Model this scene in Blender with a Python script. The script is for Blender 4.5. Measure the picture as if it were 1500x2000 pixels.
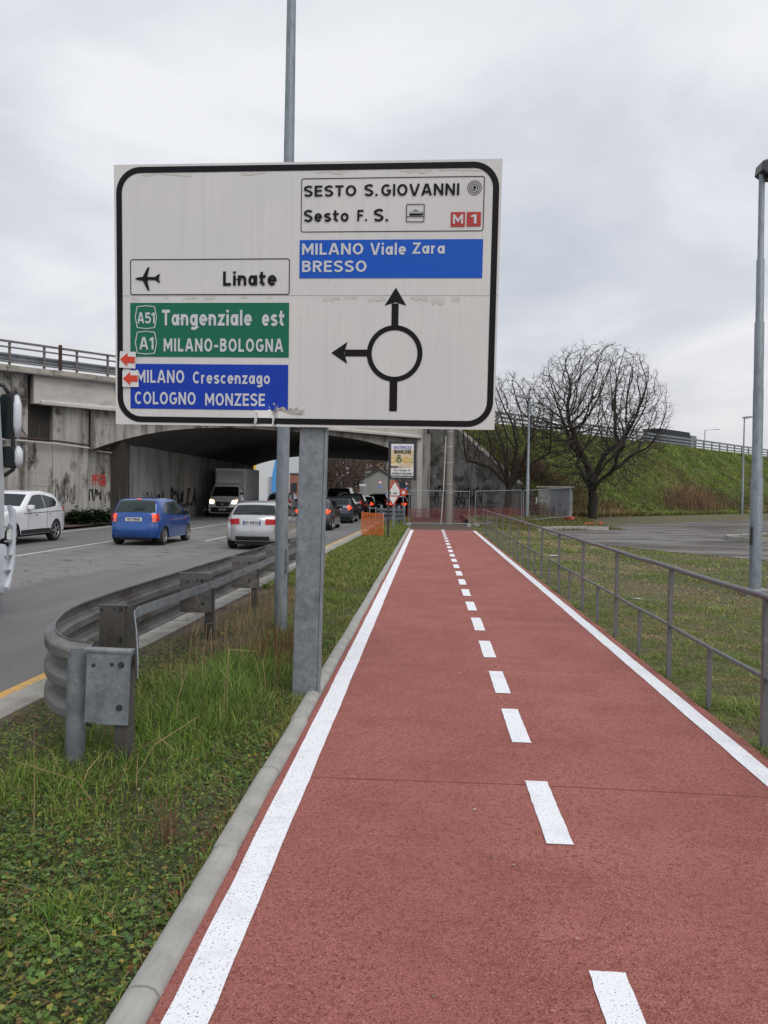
import bpy, bmesh, math, random
import numpy as np
from mathutils import Vector, Matrix, kdtree, noise as mnoise
random.seed(7); rng = np.random.default_rng(7)
for o in list(bpy.data.objects): bpy.data.objects.remove(o)
sc = bpy.context.scene
C = sc.collection
R = math.radians

# ------------------------------------------------------------------ camera
cd = bpy.data.cameras.new('camera'); cam = bpy.data.objects.new('camera', cd); C.objects.link(cam)
cd.sensor_fit = 'VERTICAL'; cd.sensor_height = 36; cd.lens = 27; cd.clip_start = .05; cd.clip_end = 5000
cam.matrix_world = Matrix(((0.99817442, -0.01629448, 0.05815764, 0), (0.05854822, 0.02461687, -0.99798102, 0),
                           (0.01482992, 0.99956415, 0.02552594, 1.65), (0, 0, 0, 1)))
sc.camera = cam

# ------------------------------------------------------------------ world: overcast sky
SUN_EL, SUN_AZ = R(52), R(35)
w = bpy.data.worlds.new('World'); sc.world = w; w.use_nodes = True
nt = w.node_tree; nt.nodes.clear(); N = nt.nodes.new; Lk = nt.links.new
out = N('ShaderNodeOutputWorld'); mixs = N('ShaderNodeMixShader')
sky = N('ShaderNodeTexSky'); sky.sky_type = 'NISHITA'; sky.sun_disc = False
sky.sun_elevation = SUN_EL; sky.sun_rotation = SUN_AZ; sky.dust_density = 4
b1 = N('ShaderNodeBackground'); b1.inputs[1].default_value = .08; Lk(sky.outputs[0], b1.inputs[0])
tc = N('ShaderNodeTexCoord'); sep = N('ShaderNodeSeparateXYZ'); Lk(tc.outputs['Generated'], sep.inputs[0])
# project the direction on a cloud layer so that clouds flatten towards the horizon
mx = N('ShaderNodeMath'); mx.operation = 'MAXIMUM'; mx.inputs[1].default_value = 0.0; Lk(sep.outputs[2], mx.inputs[0])
ad = N('ShaderNodeMath'); ad.operation = 'ADD'; ad.inputs[1].default_value = .22; Lk(mx.outputs[0], ad.inputs[0])
dv = N('ShaderNodeVectorMath'); dv.operation = 'DIVIDE'; Lk(tc.outputs['Generated'], dv.inputs[0]); Lk(ad.outputs[0], dv.inputs[1])
n1 = N('ShaderNodeTexNoise'); n1.inputs['Scale'].default_value = 1.35; n1.inputs['Detail'].default_value = 7; n1.inputs['Roughness'].default_value = .52; n1.inputs['Distortion'].default_value = .35
Lk(dv.outputs[0], n1.inputs[0])
rp = N('ShaderNodeValToRGB'); e = rp.color_ramp.elements
e[0].position = .33; e[0].color = (.47, .50, .565, 1); e[1].position = .68; e[1].color = (.76, .77, .79, 1)
m_ = rp.color_ramp.elements.new(.5); m_.color = (.59, .615, .665, 1)
Lk(n1.outputs[0], rp.inputs[0])
# slightly warmer, paler air low down all round
hz = N('ShaderNodeMapRange'); hz.inputs[1].default_value = 0.0; hz.inputs[2].default_value = .26; hz.inputs[3].default_value = .55; hz.inputs[4].default_value = 0; hz.clamp = True
Lk(mx.outputs[0], hz.inputs[0])
hm = N('ShaderNodeMix'); hm.data_type = 'RGBA'; hm.inputs[7].default_value = (.70, .665, .655, 1)
Lk(hz.outputs[0], hm.inputs[0]); Lk(rp.outputs[0], hm.inputs[6])
b2 = N('ShaderNodeBackground'); b2.inputs[1].default_value = 1.0; Lk(hm.outputs[2], b2.inputs[0])
mixs.inputs[0].default_value = .93; Lk(b1.outputs[0], mixs.inputs[1]); Lk(b2.outputs[0], mixs.inputs[2]); Lk(mixs.outputs[0], out.inputs[0])

sd = bpy.data.lights.new('sun', 'SUN'); sd.energy = 1.35; sd.angle = R(40); sd.color = (1, .97, .93)
so = bpy.data.objects.new('sun', sd); C.objects.link(so)
sdir = Vector((math.sin(SUN_AZ) * math.cos(SUN_EL), -math.cos(SUN_AZ) * math.cos(SUN_EL), math.sin(SUN_EL)))
so.rotation_euler = sdir.to_track_quat('Z', 'Y').to_euler(); so.location = (0, 0, 60)
sky.sun_rotation = math.atan2(sdir.x, sdir.y)
vs = sc.view_settings; vs.view_transform = 'Standard'; vs.look = 'None'; vs.exposure = .28; vs.gamma = 1; vs.use_curve_mapping = False
sc.cycles.max_bounces = 6; sc.cycles.diffuse_bounces = 3; sc.cycles.use_denoising = True

# ------------------------------------------------------------------ materials
MATS = {}
def mat(name, col, rough=.7, metal=0., layers=(), bump=None, emit=None, coat=0, spec=.5, attr=False):
    """layers: (kind, scale or (sx,sy,sz), colour2, lo, hi[, detail]) mixed over the base; bump: (scale, strength, dist)"""
    m = bpy.data.materials.new(name); m.use_nodes = True; t = m.node_tree; t.nodes.clear()
    N = t.nodes.new; L = t.links.new
    o = N('ShaderNodeOutputMaterial'); p = N('ShaderNodeBsdfPrincipled'); L(p.outputs[0], o.inputs[0])
    p.inputs['Roughness'].default_value = rough; p.inputs['Metallic'].default_value = metal
    p.inputs['Specular IOR Level'].default_value = spec
    if coat: p.inputs['Coat Weight'].default_value = coat; p.inputs['Coat Roughness'].default_value = .06
    tcn = N('ShaderNodeTexCoord'); cur = None
    if attr:
        a = N('ShaderNodeAttribute'); a.attribute_name = 'col'; cur = a.outputs['Color']
    for ly in layers:
        kind, scl, c2, lo, hi = ly[:5]; det = ly[5] if len(ly) > 5 else 5
        mp = N('ShaderNodeMapping'); mp.inputs['Scale'].default_value = scl if isinstance(scl, tuple) else (scl,) * 3
        L(tcn.outputs['Object'], mp.inputs[0])
        if kind == 'noise':
            tx = N('ShaderNodeTexNoise'); tx.inputs['Scale'].default_value = 1; tx.inputs['Detail'].default_value = det; tx.inputs['Roughness'].default_value = .6; res = tx.outputs[0]
        elif kind == 'voronoi':
            tx = N('ShaderNodeTexVoronoi'); tx.inputs['Scale'].default_value = 1; res = tx.outputs['Color']
        elif kind == 'crack':
            nz = N('ShaderNodeTexNoise'); nz.inputs['Scale'].default_value = 1.5; L(mp.outputs[0], nz.inputs[0])
            ma = N('ShaderNodeMix'); ma.data_type = 'VECTOR'; ma.inputs[0].default_value = .25; L(mp.outputs[0], ma.inputs[4]); L(nz.outputs['Color'], ma.inputs[5])
            tx = N('ShaderNodeTexVoronoi'); tx.feature = 'DISTANCE_TO_EDGE'; tx.inputs['Scale'].default_value = 1; res = tx.outputs[0]; mp = ma
        elif kind == 'brick':
            tx = N('ShaderNodeTexBrick'); res = tx.outputs['Fac']; tx.inputs['Scale'].default_value = 1; tx.inputs['Mortar Size'].default_value = .012
        L(mp.outputs[1] if mp.bl_idname == 'ShaderNodeMix' else mp.outputs[0], tx.inputs[0])
        mr = N('ShaderNodeMapRange'); mr.clamp = True; mr.inputs[1].default_value = lo; mr.inputs[2].default_value = hi
        L(res, mr.inputs[0])
        mi = N('ShaderNodeMix'); mi.data_type = 'RGBA'; mi.inputs[6].default_value = (*col, 1); mi.inputs[7].default_value = (*c2, 1)
        if cur: L(cur, mi.inputs[6])
        L(mr.outputs[0], mi.inputs[0]); cur = mi.outputs[2]
    if cur: L(cur, p.inputs['Base Color'])
    else: p.inputs['Base Color'].default_value = (*col, 1)
    if bump:
        tx = N('ShaderNodeTexNoise'); tx.inputs['Scale'].default_value = bump[0]; tx.inputs['Detail'].default_value = 4
        L(tcn.outputs['Object'], tx.inputs[0])
        bp = N('ShaderNodeBump'); bp.inputs['Strength'].default_value = bump[1]; bp.inputs['Distance'].default_value = bump[2]
        L(tx.outputs[0], bp.inputs['Height']); L(bp.outputs[0], p.inputs['Normal'])
    if emit:
        p.inputs['Emission Color'].default_value = (*emit[0], 1); p.inputs['Emission Strength'].default_value = emit[1]
    MATS[name] = m
    return m

M = MATS
mat('path_red', (.405, .134, .112), .9, layers=[('noise', .55, (.31, .092, .075), .44, .66), ('noise', 1.7, (.31, .09, .073), .45, .70), ('noise', 5, (.41, .14, .115), .52, .72), ('noise', (.35, 2.2, 1), (.44, .162, .135), .56, .76), ('noise', 150, (.56, .235, .195), .54, .68, 2), ('noise', 42, (.25, .068, .055), .50, .70, 4), ('noise', 125, (.09, .020, .018), .54, .68, 3)], bump=(110, 1., .014))
mat('line_white', (.84, .85, .88), .75, layers=[('noise', 120, (.22, .15, .16), .62, .66, 2), ('noise', 6, (.68, .69, .72), .5, .8)], bump=(170, .6, .004))
mat('kerb_concrete', (.36, .355, .33), .85, layers=[('noise', 5, (.25, .245, .22), .45, .75), ('noise', (30, 4, 30), (.42, .41, .385), .5, .8), ('noise', 25, (.20, .13, .11), .66, .74)], bump=(90, .25, .004))
mat('asphalt_new', (.150, .147, .147), .85, layers=[('noise', 120, (.27, .265, .26), .5, .68, 2), ('noise', (1.2, .12, 1), (.125, .122, .12), .45, .75), ('noise', 45, (.10, .098, .096), .56, .7, 3)], bump=(90, .6, .006))
mat('asphalt_old', (.205, .198, .185), .9, layers=[('noise', 100, (.28, .27, .255), .5, .7, 2), ('noise', (.7, .2, 1), (.15, .145, .14), .45, .75), ('crack', (.9, 2.2, 1), (.085, .08, .076), .016, .004), ('crack', (.35, 3.6, 1), (.065, .06, .056), .034, .005), ('noise', 5, (.15, .145, .14), .56, .7)], bump=(120, .6, .005))
mat('asphalt_far', (.15, .148, .145), .85, layers=[('noise', 100, (.20, .2, .2), .5, .7, 2), ('noise', (1, .08, 1), (.12, .12, .12), .4, .7)])
mat('parking_asphalt', (.20, .188, .178), .95, spec=.12, layers=[('noise', (.16, .45, 1), (.095, .085, .075), .47, .57), ('noise', (.22, 1.5, 1), (.045, .039, .033), .53, .58), ('noise', (.5, 3.2, 1), (.25, .242, .235), .57, .72), ('noise', 60, (.25, .24, .235), .5, .8, 2)], bump=(60, .4, .006))
mat('gutter', (.34, .33, .30), .9, layers=[('noise', 3, (.22, .20, .17), .45, .7), ('noise', 60, (.42, .41, .38), .55, .8, 2)], bump=(60, .4, .005))
mat('line_yellow', (.62, .36, .09), .8, layers=[('noise', 14, (.36, .29, .19), .5, .62), ('noise', 60, (.30, .28, .25), .6, .7)])
mat('line_road', (.62, .62, .60), .8, layers=[('noise', 9, (.30, .29, .28), .52, .62), ('noise', 50, (.3, .3, .29), .6, .7)])
mat('soil', (.075, .068, .034), .95, layers=[('noise', 3.5, (.085, .062, .04), .45, .65), ('noise', 1.1, (.05, .065, .024), .45, .6), ('noise', 40, (.03, .025, .018), .5, .7)], bump=(40, .8, .02))
mat('soil_brown', (.10, .07, .05), .95, layers=[('noise', 4, (.055, .042, .032), .45, .65), ('noise', 40, (.15, .12, .09), .58, .72)], bump=(30, .8, .02))
mat('meadow', (.085, .115, .033), .95, layers=[('noise', .35, (.115, .095, .045), .48, .62), ('noise', 2.5, (.045, .06, .018), .45, .7), ('noise', 14, (.14, .12, .065), .58, .72)], bump=(22, .9, .05))
mat('lawn_soil', (.105, .105, .045), .95, layers=[('noise', 1.1, (.14, .105, .06), .45, .6), ('noise', 9, (.06, .062, .028), .48, .66), ('noise', 40, (.19, .16, .09), .58, .72)], bump=(40, .9, .03))
mat('ground_far', (.075, .075, .045), .95, layers=[('noise', .05, (.11, .10, .08), .45, .6)])
mat('galv', (.185, .207, .228), .55, .35, layers=[('voronoi', 30, (.27, .295, .315), .1, 1.0), ('noise', 7, (.14, .155, .172), .48, .70), ('noise', (40, 40, 2), (.24, .258, .272), .55, .8), ('noise', 24, (.34, .36, .375), .63, .72)], bump=(14, .12, .004))
mat('galv_pole', (.245, .282, .312), .55, .3, layers=[('noise', (14, 14, 5), (.165, .19, .212), .46, .7), ('noise', (60, 60, 8), (.34, .372, .395), .58, .75)], bump=(20, .1, .003))
mat('galv_dirty', (.175, .168, .162), .6, .3, layers=[('noise', (2.5, 2.5, 8), (.085, .072, .062), .46, .68), ('noise', 26, (.24, .238, .235), .55, .75), ('noise', 90, (.12, .10, .085), .6, .7)], bump=(16, .12, .004))
mat('galv_beam', (.215, .215, .215), .55, .35, layers=[('noise', (2.5, 2.5, 5), (.12, .105, .092), .48, .66), ('noise', 26, (.29, .295, .30), .55, .75), ('noise', 90, (.14, .12, .105), .6, .7)], bump=(16, .12, .004))
mat('rail_paint', (.155, .155, .165), .5, .25, layers=[('noise', 22, (.23, .225, .225), .56, .7), ('noise', (9, 9, 9), (.135, .105, .092), .55, .75), ('noise', 90, (.10, .065, .05), .66, .72)], bump=(60, .15, .002))
mat('bolt_dark', (.06, .06, .065), .5, .5)
CON = (.365, .352, .325)
mat('concrete_bridge', CON, .9, layers=[('noise', .5, (.30, .29, .265), .42, .68), ('noise', (1.5, 1.5, .14), (.11, .096, .08), .52, .66), ('noise', (4, 4, .5), (.24, .225, .20), .52, .72), ('noise', 12, (.45, .44, .41), .6, .8), ('noise', (1.3, 1.3, .6), (.045, .04, .035), .55, .66), ('noise', (.2, .2, 7), (.22, .21, .19), .62, .68)], bump=(8, .3, .02))
mat('concrete_fascia', (.50, .485, .455), .9, layers=[('noise', .8, (.40, .385, .36), .45, .7), ('noise', (3, 3, .4), (.28, .265, .24), .60, .74), ('noise', (.6, .6, 3), (.33, .315, .29), .56, .72)], bump=(8, .2, .02))
mat('concrete_coping', (.36, .335, .29), .9, layers=[('noise', 1.6, (.20, .18, .15), .45, .65), ('noise', (.8, .8, 9), (.14, .12, .10), .58, .7), ('noise', 9, (.44, .42, .38), .58, .72)], bump=(12, .4, .03))
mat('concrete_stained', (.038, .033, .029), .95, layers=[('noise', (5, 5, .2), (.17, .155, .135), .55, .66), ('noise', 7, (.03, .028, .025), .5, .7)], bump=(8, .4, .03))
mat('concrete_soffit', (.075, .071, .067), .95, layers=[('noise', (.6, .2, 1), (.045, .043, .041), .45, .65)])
mat('concrete_wing', (.23, .225, .21), .9, layers=[('noise', (.8, .8, .9), (.055, .052, .046), .46, .60), ('noise', (2, 2, .2), (.09, .085, .075), .52, .66), ('noise', 2.4, (.50, .49, .47), .66, .74), ('noise', (.5, .5, .5), (.06, .07, .035), .62, .72)], bump=(8, .4, .03))
mat('concrete_wall_in', (.30, .29, .275), .9, layers=[('noise', (.9, .9, .25), (.16, .15, .14), .46, .66), ('noise', (3, 3, .2), (.11, .1, .09), .58, .7)])
mat('concrete_block', (.30, .30, .29), .9, layers=[('noise', 3, (.17, .17, .16), .45, .7)], bump=(30, .3, .01))
mat('sign_white', (.66, .65, .645), .55, layers=[('noise', (1.2, 1, 1.6), (.70, .69, .665), .45, .7), ('noise', (28, 1, .8), (.61, .605, .60), .5, .75), ('noise', 45, (.45, .44, .42), .64, .72)], spec=.3)
mat('sign_black', (.014, .013, .016), .55, spec=.12)
mat('sign_blue', (.006, .095, .52), .5, spec=.3)
mat('sign_blue_dark', (.006, .045, .42), .5, spec=.3)
mat('sign_green', (.008, .145, .085), .5, spec=.3)
mat('sign_grey_white', (.60, .62, .66), .5, spec=.3)
mat('sign_red', (.45, .03, .03), .5)
mat('sticker_white', (.72, .72, .72), .5)
mat('arrow_red', (.66, .055, .025), .5)
mat('grime', (.40, .365, .31), .8, layers=[('noise', 20, (.56, .54, .51), .42, .62), ('noise', 60, (.27, .23, .18), .6, .72)])
mat('bark', (.030, .024, .018), .95, layers=[('noise', (6, 6, 1.5), (.055, .047, .036), .5, .7)], bump=(14, .8, .03))
mat('twig', (.050, .042, .034), .9)
mat('twig_brown', (.085, .060, .048), .9)
mat('rubber', (.018, .018, .018), .8)
mat('plastic_black', (.020, .020, .021), .55)
mat('glass_dark', (.012, .015, .017), .05, spec=.38)
mat('glass_green', (.022, .036, .034), .06, spec=.5)
mat('mirror_glass', (.012, .018, .018), .05, spec=.4)
mat('rim_silver', (.45, .45, .46), .35, .6)
mat('tail_lit', (.55, .03, .015), .3, emit=((1, .10, .03), .9))
mat('tail_red', (.34, .012, .014), .25, emit=((1, .05, .03), .05), spec=.3)
mat('tail_clear', (.62, .36, .33), .25)
mat('head_lit', (.9, .8, .6), .2, emit=((1, .78, .48), 6))
mat('amber_lit', (.8, .35, .08), .3, emit=((1, .45, .1), 1.5))
mat('plate_white', (.62, .62, .62), .5)
mat('plate_blue', (.02, .06, .35), .5)
mat('chrome', (.55, .55, .57), .2, .8)
def paint(name, c, metal=.0): return mat(name, c, .25, metal, coat=.8, layers=[('noise', 2.5, tuple(x * .86 for x in c), .45, .75)])
paint('paint_white', (.76, .77, .79)); paint('paint_blue', (.010, .072, .30), .1); paint('paint_silver', (.50, .51, .53), .35)
paint('paint_grey', (.075, .068, .072), .3); paint('paint_black', (.014, .015, .018)); paint('paint_navy', (.02, .03, .05)); paint('paint_red', (.35, .03, .03))
mat('box_white', (.76, .76, .76), .5, layers=[('noise', 1.5, (.68, .68, .68), .5, .7)])
mat('truck_white', (.60, .63, .68), .4, coat=.3)
mat('tarp_dark', (.012, .016, .028), .6)
mat('graffiti_red', (.42, .03, .03), .8); mat('graffiti_black', (.02, .02, .022), .8); mat('graffiti_grey', (.13, .125, .12), .8)
mat('mesh_orange', (.74, .18, .03), .6, layers=[('noise', 8, (.60, .12, .02), .45, .7)])
mat('mesh_red', (.22, .03, .035), .7)
mat('steel_light', (.46, .47, .48), .45, .4)
mat('steel_blue', (.20, .23, .28), .6, .2, layers=[('noise', (3, 3, 12), (.28, .31, .35), .5, .7)])
mat('door_grey', (.115, .125, .15), .6, layers=[('noise', (9, 9, .8), (.15, .155, .17), .5, .7)])
mat('plastic_red', (.55, .09, .05), .6)
mat('ad_dark', (.03, .033, .042), .5)
mat('ad_cream', (.72, .62, .45), .6, layers=[('noise', 6, (.60, .45, .28), .45, .65)])
mat('pasta_yellow', (.70, .45, .13), .6, layers=[('noise', 20, (.50, .28, .06), .5, .7)])
mat('pasta_green', (.10, .13, .035), .6); mat('pasta_green_light', (.45, .45, .22), .6)
mat('ochre', (.42, .27, .11), .9, layers=[('noise', .5, (.36, .23, .10), .45, .65)])
mat('wall_white', (.72, .74, .76), .8); mat('wall_blue', (.10, .36, .78), .8); mat('wall_yellow', (.75, .55, .03), .8)
mat('brick_red', (.30, .12, .085), .9, layers=[('noise', .8, (.36, .17, .12), .4, .7)])
mat('apartment_pink', (.40, .26, .22), .9); mat('apartment_grey', (.34, .33, .33), .9)
mat('window_far', (.04, .045, .055), .2); mat('roof_dark', (.10, .095, .09), .9)
mat('shed_grey', (.30, .29, .28), .9); mat('shutter_orange', (.50, .21, .10), .8)
mat('sign_round_blue', (.02, .16, .62), .5); mat('lamp_head_dark', (.02, .02, .03), .4); mat('lamp_head_grey', (.30, .31, .32), .5)
mat('litter', (.42, .41, .39), .8)
mat('pipe_pale', (.50, .48, .45), .7); mat('concrete_pole', (.25, .22, .195), .9, layers=[('noise', (5, 5, 1), (.17, .15, .13), .48, .7)])
mat('seam_red', (.315, .096, .079), .9)
mat('galv_stain_shade', (.10, .092, .085), .65, .3, layers=[('noise', (6, 6, 1.5), (.055, .046, .04), .46, .66), ('noise', 30, (.16, .158, .155), .56, .74)])  # stained steel, darkened further to paint in the shade inside the guardrail's curl
mat('grime_pale', (.56, .535, .49), .8, layers=[('noise', 30, (.63, .615, .59), .42, .6), ('noise', 70, (.45, .42, .37), .6, .72)])
mat('rust', (.055, .03, .022), .9)

def leafmat(name, trans=.35):
    m = bpy.data.materials.new(name); m.use_nodes = True; t = m.node_tree; t.nodes.clear()
    a = t.nodes.new('ShaderNodeAttribute'); a.attribute_name = 'col'
    d = t.nodes.new('ShaderNodeBsdfPrincipled'); d.inputs['Roughness'].default_value = .55; d.inputs['Specular IOR Level'].default_value = .25
    tr = t.nodes.new('ShaderNodeBsdfTranslucent'); mi = t.nodes.new('ShaderNodeMixShader'); mi.inputs[0].default_value = trans
    o = t.nodes.new('ShaderNodeOutputMaterial')
    t.links.new(a.outputs['Color'], d.inputs['Base Color']); t.links.new(a.outputs['Color'], tr.inputs['Color'])
    t.links.new(d.outputs[0], mi.inputs[1]); t.links.new(tr.outputs[0], mi.inputs[2]); t.links.new(mi.outputs[0], o.inputs[0])
    MATS[name] = m
leafmat('blade')

# ------------------------------------------------------------------ helpers
class MB:
    """collects shapes; build() links them as one mesh object"""
    def __init__(s): s.v = []; s.f = []; s.mi = []; s.cur = 0
    def add(s, vs, fs):
        b = len(s.v); s.v += [tuple(x) for x in vs]
        for f in fs: s.f.append([i + b for i in f]); s.mi.append(s.cur)
        return s
    def box(s, c, d, rz=0, mtx=None):
        x, y, z = d[0] / 2, d[1] / 2, d[2] / 2
        vs = [Vector(p) for p in ((-x, -y, -z), (x, -y, -z), (x, y, -z), (-x, y, -z), (-x, -y, z), (x, -y, z), (x, y, z), (-x, y, z))]
        m = mtx if mtx is not None else Matrix.Rotation(rz, 3, 'Z')
        return s.add([m @ p + Vector(c) for p in vs], [(0, 3, 2, 1), (4, 5, 6, 7), (0, 1, 5, 4), (1, 2, 6, 5), (2, 3, 7, 6), (3, 0, 4, 7)])
    def bar(s, a, b, wd, ht, up=(0, 0, 1)):
        a = Vector(a); b = Vector(b); d = b - a; l = d.length; d.normalize(); u = Vector(up)
        x = d.cross(u).normalized(); u = x.cross(d)
        m = Matrix((x, d, u)).transposed()
        return s.box((a + b) / 2, (wd, l, ht), mtx=m)
    def tube(s, pts, rad, n=8, cap=True, ref=None):
        pts = [Vector(p) for p in pts]; rad = rad if hasattr(rad, '__len__') else [rad] * len(pts)
        vs = []; pr = Vector(ref) if ref else None
        for i, p in enumerate(pts):
            d = (pts[min(i + 1, len(pts) - 1)] - pts[max(i - 1, 0)]).normalized()
            if pr is None: pr = Vector((0, 0, 1)) if abs(d.z) < .9 else Vector((1, 0, 0))
            x = d.cross(pr).normalized(); y = x.cross(d).normalized(); pr = y
            for k in range(n):
                a = 2 * math.pi * k / n; vs.append(p + (x * math.cos(a) + y * math.sin(a)) * rad[i])
        fs = [(i * n + k, i * n + (k + 1) % n, (i + 1) * n + (k + 1) % n, (i + 1) * n + k) for i in range(len(pts) - 1) for k in range(n)]
        if cap: fs += [tuple(range(n - 1, -1, -1)), tuple(range((len(pts) - 1) * n, len(pts) * n))]
        return s.add(vs, fs)
    def sweep(s, prof, pts, closed=False):
        """prof: (side, up) pairs; pts: horizontal polyline; side is to the right of travel"""
        pts = [Vector(p) for p in pts]; vs = []; n = len(prof)
        for i, p in enumerate(pts):
            d = (pts[min(i + 1, len(pts) - 1)] - pts[max(i - 1, 0)]); d.z = 0; d.normalize(); r = Vector((d.y, -d.x, 0))
            for a, b in prof: vs.append(p + r * a + Vector((0, 0, b)))
        m = n if closed else n - 1
        fs = [(i * n + k, i * n + (k + 1) % n, (i + 1) * n + (k + 1) % n, (i + 1) * n + k) for i in range(len(pts) - 1) for k in range(m)]
        if closed: fs += [tuple(range(n - 1, -1, -1)), tuple(range((len(pts) - 1) * n, len(pts) * n))]
        return s.add(vs, fs)
    def prism(s, poly, fn, d):
        """poly 2-D, fn(u,v,depth)->xyz, extruded by d"""
        n = len(poly); vs = [fn(u, v, 0) for u, v in poly] + [fn(u, v, d) for u, v in poly]
        return s.add(vs, [tuple(range(n)), tuple(range(2 * n - 1, n - 1, -1))] + [(i, i + n, (i + 1) % n + n, (i + 1) % n) for i in range(n)])
    def lathe(s, prof, mtx, n=20):
        """prof: (r, h) along local z, closed by caps if r=0"""
        vs = []
        for r, h in prof:
            for k in range(n):
                a = 2 * math.pi * k / n; vs.append(mtx @ Vector((r * math.cos(a), r * math.sin(a), h)))
        return s.add(vs, [(i * n + k, i * n + (k + 1) % n, (i + 1) * n + (k + 1) % n, (i + 1) * n + k) for i in range(len(prof) - 1) for k in range(n)])
    def mesh(s, name, mats):
        me = bpy.data.meshes.new(name); me.from_pydata(s.v, [], s.f)
        for m in (mats if isinstance(mats, (list, tuple)) else [mats]): me.materials.append(MATS[m])
        if any(s.mi): me.polygons.foreach_set('material_index', s.mi)
        return me
    def build(s, name, mats, parent=None, smooth=False, bevel=0, merge=False, fixn=False):
        me = s.mesh(name, mats)
        if merge or bevel or fixn:
            bm = bmesh.new(); bm.from_mesh(me)
            if merge: bmesh.ops.remove_doubles(bm, verts=bm.verts, dist=1e-4)
            bmesh.ops.recalc_face_normals(bm, faces=bm.faces)
            if bevel: 
                eds = [e for e in bm.edges if len(e.link_faces) == 2 and e.calc_face_angle(0) > .6]
                bmesh.ops.bevel(bm, geom=eds, offset=bevel, segments=2, affect='EDGES', profile=.6)
            bm.to_mesh(me); bm.free()
        return link(name, me, parent, smooth)
def link(name, me, parent=None, smooth=False):
    if smooth:
        me.polygons.foreach_set('use_smooth', [True] * len(me.polygons))
        if smooth != True: me.set_sharp_from_angle(angle=R(smooth))
    o = bpy.data.objects.new(name, me); C.objects.link(o)
    if parent: o.parent = parent
    return o
def empty(name, loc=(0, 0, 0), rz=0):
    o = bpy.data.objects.new(name, None); C.objects.link(o); o.location = loc; o.rotation_euler = (0, 0, rz); o.empty_display_size = .2
    return o
def tag(o, label=None, cat=None, group=None, kind=None):
    if label: o['label'] = label
    if cat: o['category'] = cat
    if group: o['group'] = group
    if kind: o['kind'] = kind
    return o
def thing(name, label, cat, loc=(0, 0, 0), rz=0, group=None): return tag(empty(name, loc, rz), label, cat, group)
def copy_tree(o, parent=None):
    c = o.copy(); C.objects.link(c); c.parent = parent
    for ch in o.children: copy_tree(ch, c)
    return c
_tx = {}
def text2d(body, bold=.0, space=1.0):
    k = (body, bold, space)
    if k not in _tx:
        cu = bpy.data.curves.new('t', 'FONT'); cu.body = body; cu.offset = bold; cu.space_character = space; cu.resolution_u = 3; cu.fill_mode = 'FRONT'
        ob = bpy.data.objects.new('t', cu); me = ob.to_mesh()
        v = np.array([x.co[:2] for x in me.vertices]); f = [tuple(p.vertices) for p in me.polygons]
        ob.to_mesh_clear(); bpy.data.objects.remove(ob); bpy.data.curves.remove(cu); _tx[k] = (v, f)
    return _tx[k]
def text_fit(mb, body, x0, x1, y0, y1, fn, bold=.03, space=1.04):
    """text squeezed into a box; y0..y1 are the box of the glyphs as drawn"""
    v, f = text2d(body, bold, space); lo = v.min(0); hi = v.max(0)
    u = x0 + (v[:, 0] - lo[0]) / (hi[0] - lo[0]) * (x1 - x0); t = y0 + (v[:, 1] - lo[1]) / (hi[1] - lo[1]) * (y1 - y0)
    mb.add([fn(a, b) for a, b in zip(u, t)], f)
def grid(name, xs, ys, zf, m, parent=None, smooth=True):
    V = [(x, y, zf(x, y)) for y in ys for x in xs]; n = len(xs)
    F = [(j * n + i, j * n + i + 1, (j + 1) * n + i + 1, (j + 1) * n + i) for j in range(len(ys) - 1) for i in range(n - 1)]
    mb = MB(); mb.add(V, F); return mb.build(name, m, parent, smooth)
def nz(x, y, s=1., z=0.): return mnoise.noise((x * s, y * s, z))
def smooth(a, b, x): t = min(1, max(0, (x - a) / (b - a))); return t * t * (3 - 2 * t)

# frame of the flyover: t along it, n towards the near side, origin at (0, 53.7)
DT = Vector((.665, .747, 0)).normalized(); DN = Vector((DT.y, -DT.x, 0)); BO = Vector((0, 53.7, 0))
def P(t, n, z): return BO + DT * t + DN * n + Vector((0, 0, z))
def tn(x, y): d = Vector((x, y, 0)) - BO; return d.dot(DT), d.dot(DN)
def edge_x(y): return -3.62 + .018 * min(y, 60)
def z_verge(x, y):
    e = edge_x(y) + .42
    return -.04 + .025 * nz(x, y, 1.7) + .012 * nz(x, y, 5, 3) - .07 * smooth(e + .5, e, x)
def z_lawn(x, y):
    t, n = tn(x, y); return -.016 + .012 * nz(x, y, 1.1, 5) * (1 if n > 12 else .5) + (.30 * smooth(14.5, 10.8, n) if t > -8 else 0) * smooth(30, 37, y) - .02 * smooth(2.6, 2.2, x)

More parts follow.
